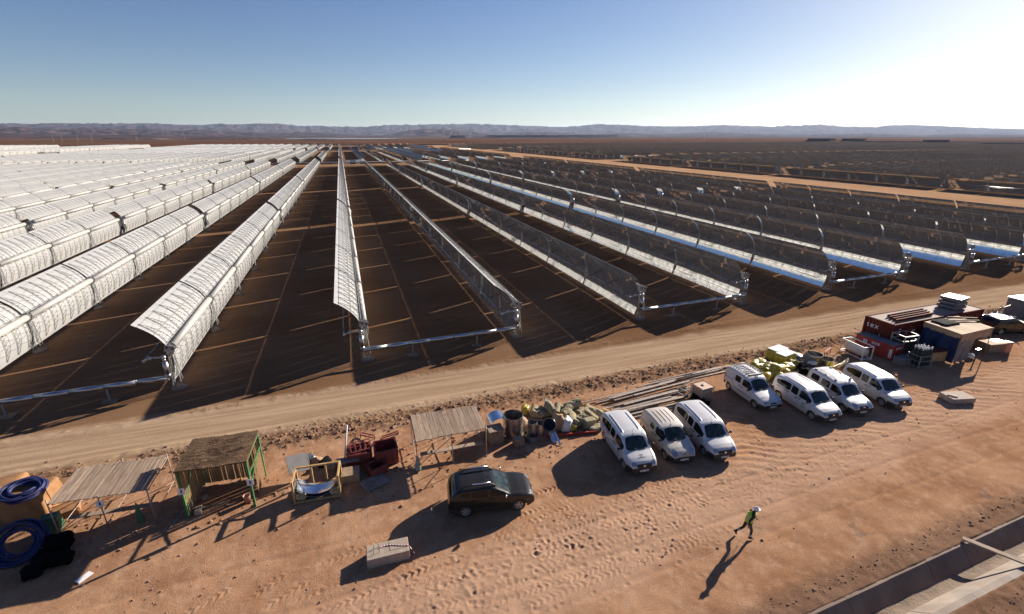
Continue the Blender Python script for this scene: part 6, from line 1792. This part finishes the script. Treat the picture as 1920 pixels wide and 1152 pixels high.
# loose stones: berm rubble and scattered yard stones
def rocks(name, label, cat, n, gen, smin, smax, seed):
    rs = np.random.default_rng(seed); V, Q = [], []
    base = np.array([(0, 0, 1), (.9, 0, .3), (.28, .85, .3), (-.73, .53, .3), (-.73, -.53, .3), (.28, -.85, .3), (.73, .53, -.4), (-.28, .85, -.4), (-.9, 0, -.4), (-.28, -.85, -.4), (.73, -.53, -.4)])
    F_ = [(0, 1, 2), (0, 2, 3), (0, 3, 4), (0, 4, 5), (0, 5, 1), (1, 6, 2), (2, 6, 7), (2, 7, 3), (3, 7, 8), (3, 8, 4), (4, 8, 9), (4, 9, 5), (5, 9, 10), (5, 10, 1), (1, 10, 6)]
    F_ = np.array(F_)
    for k in range(n):
        x, y = gen(rs); s = smin + (smax - smin) * rs.random() ** 6
        a = rs.uniform(0, 6.28); c, q = math.cos(a), math.sin(a)
        b = base * (1 + rs.uniform(-.3, .3, base.shape)) * np.array((s * rs.uniform(.8, 1.4), s, s * rs.uniform(.5, .9)))
        b = np.stack([b[:, 0] * c - b[:, 1] * q + x, b[:, 0] * q + b[:, 1] * c + y, b[:, 2] + ground_height(x, y) + s * .25], 1)
        Q.append(F_ + k * 11); V.append(b)
    o = place(name, np_mesh(name, np.concatenate(V), np.concatenate(Q), M_STONE, False)); tag(o, label, cat, kind='stuff')
rocks('berm_rubble', 'broken stones and clods along the edge of the dirt road', 'stones', 9000, lambda r: (lambda x: (x, 28.5 + .006 * x + r.normal(0, .6)))(r.uniform(-24, 80)), .012, .11, 3)
def clustered(r):
    while True:
        x, y = r.uniform(-22, 46), r.uniform(12.5, 28.2)
        if r.random() < 4.5 * max(0, float(fbm(np.array([x * .45]), np.array([y * .8]), 3, 91)[0]) + .02): return x, y
rocks('yard_stones', 'small stones scattered over the red yard', 'stones', 3200, clustered, .005, .060, 5)
rocks('yard_gravel', 'coarse stones lying under and between the stored goods', 'stones', 2600, lambda r: (r.uniform(-16, 14), r.normal(23.6, 1.5)), .012, .09, 6)
rocks('channel_gravel', 'stones crumbling along the channel edge', 'stones', 1800, lambda r: (lambda x: (x, SH * x + (9.15 + abs(r.normal(0, .3)) if r.random() < .6 else 6.35 - abs(r.normal(0, .4)))))(r.uniform(12, 40)), .008, .055, 8)
# ================================================================== PERSON
M_SKIN = mat('skin', (.20, .10, .065), .6, var=.1)
M_VEST = mat('hi_vis_vest', (.42, .56, .03), .6, var=.12, scale=8)
M_TROU = mat('dark_work_clothes', (.022, .020, .020), .85, var=.3, scale=10, dirt=.2)
M_REFL = mat('reflective_band', (.55, .55, .52), .4)
M_HELM = mat('white_helmet', (.78, .77, .75), .3, var=.03, coat=.4)
M_STRAP = mat('harness_strap', (.35, .30, .20), .7)
def skin_mesh(name, joints, edges, radii, mats, parent, sub=2, root=0):
    me = bpy.data.meshes.new(name); me.from_pydata([tuple(j) for j in joints], edges, [])
    o = bpy.data.objects.new(name + '_tmp', me); COL.objects.link(o)
    sk = o.modifiers.new('skin', 'SKIN'); sk.use_smooth_shade = True
    for i, v in enumerate(me.skin_vertices[0].data):
        r = radii[i]; v.radius = r if isinstance(r, tuple) else (r, r)
    me.skin_vertices[0].data[root].use_root = True
    ss = o.modifiers.new('sub', 'SUBSURF'); ss.levels = sub; ss.render_levels = sub
    dg = bpy.context.evaluated_depsgraph_get(); nm = bpy.data.meshes.new_from_object(o.evaluated_get(dg))
    bpy.data.objects.remove(o); nm.name = name
    nm.materials.clear()
    for m_ in mats: nm.materials.append(m_)
    for p in nm.polygons: p.use_smooth = True
    q = place(name, nm, parent); return q
# local frame: +X is the walking direction, +Y the person's left, feet at z = 0
pf = G(1405, 1011)
PH = R(-24)
per = thing('person', 'person walking in white helmet, yellow-green vest and dark trousers', 'person', (0, 0, 0), PH)
J = {}
J['pel'] = (-.06, 0, .93); J['sp1'] = (-.03, 0, 1.08); J['sp2'] = (.03, 0, 1.25); J['chest'] = (.08, 0, 1.38); J['neck'] = (.12, 0, 1.48); J['skull'] = (.16, 0, 1.57)
J['hipR'] = (-.05, -.10, .90); J['kneeR'] = (.13, -.10, .50); J['ankR'] = (.10, -.10, .09); J['toeR'] = (.27, -.11, .035); J['heelR'] = (.05, -.10, .05)
J['hipL'] = (-.06, .10, .90); J['kneeL'] = (-.17, .10, .50); J['ankL'] = (-.50, .10, .24); J['toeL'] = (-.42, .10, .05); J['heelL'] = (-.55, .10, .28)
J['shR'] = (.06, -.19, 1.40); J['elR'] = (-.14, -.25, 1.15); J['wrR'] = (-.08, -.25, .92)
J['shL'] = (.08, .19, 1.40); J['elL'] = (.14, .27, 1.14); J['wrL'] = (.33, .23, .98)
names = list(J); ix = {n: i for i, n in enumerate(names)}
E_ = [('pel', 'sp1'), ('sp1', 'sp2'), ('sp2', 'chest'), ('chest', 'neck'), ('neck', 'skull'), ('pel', 'hipR'), ('hipR', 'kneeR'), ('kneeR', 'ankR'), ('ankR', 'toeR'), ('ankR', 'heelR'), ('pel', 'hipL'), ('hipL', 'kneeL'), ('kneeL', 'ankL'), ('ankL', 'toeL'), ('ankL', 'heelL'), ('chest', 'shR'), ('shR', 'elR'), ('elR', 'wrR'), ('chest', 'shL'), ('shL', 'elL'), ('elL', 'wrL')]
rad = dict(pel=(.15, .12), sp1=(.145, .11), sp2=(.16, .12), chest=(.16, .12), neck=.058, skull=.06, hipR=.10, kneeR=.065, ankR=.048, toeR=.042, heelR=.042, hipL=.10, kneeL=.065, ankL=.048, toeL=.042, heelL=.042, shR=.068, elR=.050, wrR=.034, shL=.068, elL=.050, wrL=.034)
body = skin_mesh('body', [J[n] for n in names], [(ix[a], ix[b]) for a, b in E_], [rad[n] for n in names], [M_TROU], per)
# head: an egg with brow, nose, chin and ears
m = MB(); P_ = []
hc = Vector((.185, 0, 1.625)); 
for j in range(17):
    v = -math.pi / 2 + math.pi * j / 16; r = []
    for i in range(25):
        u = 2 * math.pi * (i % 24) / 24
        x, y, z = math.cos(v) * math.cos(u), math.cos(v) * math.sin(u), math.sin(v)
        fx = .098 * x * (1 + .10 * (x > .5) * (z < 0)); fy = .078 * y * (1 - .18 * max(0, -z)); fz = .120 * z
        nose = .030 * math.exp(-((y / .16) ** 2 + ((z + .12) / .18) ** 2)) * (x > 0); brow = .008 * math.exp(-((z - .18) / .12) ** 2) * (x > .3); eye = -.010 * math.exp(-(((abs(y) - .38) / .14) ** 2 + ((z - .04) / .10) ** 2)) * (x > 0); lip = .007 * math.exp(-((y / .28) ** 2 + ((z + .48) / .07) ** 2)) * (x > 0)
        r.append(hc + Vector((fx + nose + brow + eye + lip, fy, fz)))
    P_.append(r)
m.grid(P_)
for s in (1, -1): m.lathe([(.001, .012), (.018, .010), (.030, 0)], 10, 0, Matrix.Translation(hc + Vector((-.005, s * .078, -.01))) @ Matrix.Rotation(R(-90 * s), 4, 'X') @ Matrix.Diagonal((.75, 1.1, 1, 1)))
hd = m.build('head', M_SKIN, per)
for s in (1, -1):
    m = MB(); m.lathe([(.001, .012), (.009, .008), (.012, 0)], 8, 0, Matrix.Translation(hc + Vector((.086, s * .030, .006))) @ Matrix.Rotation(R(90), 4, 'Y')); m.build('eye', M_INK, hd)
m = MB(); P_ = []
for j in range(10):
    v = math.pi / 2 * j / 9
    P_.append([hc + Vector((-.006, 0, .035)) + Vector((.128 * math.cos(v) * math.cos(u), .104 * math.cos(v) * math.sin(u), .118 * math.sin(v))) for u in np.linspace(0, 2 * math.pi, 25)])
m.grid(P_)
br = [[hc + Vector((-.006, 0, .035)) + Vector((k * .128 * math.cos(u) + (.055 * max(0, math.cos(u)) ** 2 if k > 1 else 0), k * .104 * math.sin(u), -.006 if k > 1 else 0)) for u in np.linspace(0, 2 * math.pi, 25)] for k in (1.0, 1.10)]
m.grid(br); m.grid([[p - Vector((0, 0, .006)) for p in r] for r in br[::-1]])
m.bar(hc + Vector((-.10, 0, .155)), hc + Vector((.09, 0, .155)), .014, 6)
m.build('helmet', M_HELM, per)
# hands with five fingers
def hand(nm, wr, d, side, curl):
    wr = Vector(wr); d = Vector(d).normalized(); s = Vector((0, side, 0)); s = (s - d * s.dot(d)).normalized(); n = d.cross(s)
    # palm plane spanned by d (towards fingers) and w (across); palm faces the thigh
    w = n.normalized(); pal_ = -s
    js = [wr - d * .01, wr + d * .045, wr + d * .085]; ed = [(0, 1), (1, 2)]; rd = [(.024, .028), (.030, .020), (.034, .018)]
    ls = (.072, .080, .075, .058)
    for k in range(4):
        b = wr + d * .085 + w * (.030 - .020 * k)
        prev = 2; p = b; dirv = d.copy(); js.append(p); ed.append((prev, len(js) - 1)); rd.append(.010); prev = len(js) - 1
        for q in range(3):
            dirv = (dirv + pal_ * curl * (1 + .25 * k)).normalized(); p = p + dirv * ls[k] * (.45, .32, .23)[q]
            js.append(p); ed.append((prev, len(js) - 1)); rd.append((.0092, .0085, .007)[q]); prev = len(js) - 1
    b = wr + d * .028 + w * .026; js.append(b); ed.append((1, len(js) - 1)); rd.append(.012); prev = len(js) - 1
    dirv = (d * .75 + w * .65 + pal_ * .25).normalized(); p = b
    for q in range(2):
        p = p + dirv * (.038, .030)[q]; dirv = (dirv + d * .3 + pal_ * .25).normalized(); js.append(p); ed.append((prev, len(js) - 1)); rd.append((.0105, .008)[q]); prev = len(js) - 1
    skin_mesh('hand', js, ed, rd, [M_SKIN], per, 1, 0)
hand('hand', J['wrR'], Vector(J['wrR']) - Vector(J['elR']), -1, .45)
hand('hand', J['wrL'], Vector(J['wrL']) - Vector(J['elL']), 1, .45)
# vest hugging the torso, with bands
def ring_shell(name, rows, mt, n=22, gap=None):
    m = MB(); P_ = []
    for (c, rx, ry) in rows:
        P_.append([Vector(c) + Vector((rx * math.cos(a), ry * math.sin(a), 0)) for a in np.linspace(0, 2 * math.pi, n + 1)])
    m.grid(P_); m.grid([[p + (Vector(c) - p) * .05 for p in r] for r, (c, _, _) in zip(P_[::-1], rows[::-1])]); return m.build(name, mt, per)
vest = ring_shell('vest', [((-.045, 0, .97), .168, .205), ((-.03, 0, 1.08), .160, .195), ((.03, 0, 1.25), .172, .212), ((.07, 0, 1.36), .172, .20), ((.095, 0, 1.43), .135, .150), ((.11, 0, 1.475), .085, .085)], M_VEST)
for c, rx, ry, h in (((-.022, 0, 1.10), .166, .202, .045), ((.035, 0, 1.26), .178, .217, .045)):
    m = MB(); P_ = [[Vector(c) + Vector((rx * math.cos(a), ry * math.sin(a), dz)) for a in np.linspace(0, 2 * math.pi, 23)] for dz in (0, h)]
    m.grid(P_); m.build('reflective_band', M_REFL, vest)
for a, b, f, r in (('kneeR', 'ankR', .55, .062), ('kneeR', 'ankR', .72, .060), ('kneeL', 'ankL', .50, .062), ('kneeL', 'ankL', .68, .060)):
    p = Vector(J[a]).lerp(Vector(J[b]), f); d = (Vector(J[b]) - Vector(J[a])).normalized(); m = MB(); m.tube([p - d * .02, p + d * .02], r, 14, cap=False); m.build('reflective_band', M_REFL, body)
m = MB(); m.tube([(-.05, .17, .96), (-.05, -.17, .96), (.10, -.16, .96), (.10, .16, .96)], .022, 6, closed=True)
for s in (1, -1): m.tube([(-.02, s * .12, .94), (-.12, s * .13, .72), (.02, s * .16, .62), (.10, s * .12, .80), (.06, s * .12, .94)], .014, 5)
m.tube([(.10, .14, .95), (.20, .18, .70), (.16, .20, .45), (.08, .18, .35), (.06, .16, .60)], .010, 5)
m.build('harness', M_STRAP, per)
# boots
for nm, a in (('R', (J['ankR'], J['toeR'], J['heelR'])), ('L', (J['ankL'], J['toeL'], J['heelL']))):
    skin_mesh('boot', [a[0], a[2], a[1]], [(0, 1), (0, 2)], [.056, .046, .046], [M_BPLAST], per, 1, 0)
# stand the front foot on its spot
v = Matrix.Rotation(PH, 3, 'Z') @ Vector(J['ankR'])
per.location = (pf.x - v.x, pf.y - v.y, gz((pf.x, pf.y)) + .015)
# ================================================================== air
hz = bpy.data.materials.new('haze_air'); hz.use_nodes = True
t = hz.node_tree; t.nodes.clear()
o_ = t.nodes.new('ShaderNodeOutputMaterial'); v_ = t.nodes.new('ShaderNodeVolumePrincipled')
v_.inputs['Color'].default_value = (.60, .74, 1.0, 1); v_.inputs['Density'].default_value = 1.4e-5; v_.inputs['Anisotropy'].default_value = .28
t.links.new(v_.outputs[0], o_.inputs['Volume'])
mb = MB(); mb.box((0, 0, 448), (92000, 92000, 904)); tag(mb.build('haze', hz), kind='stuff')
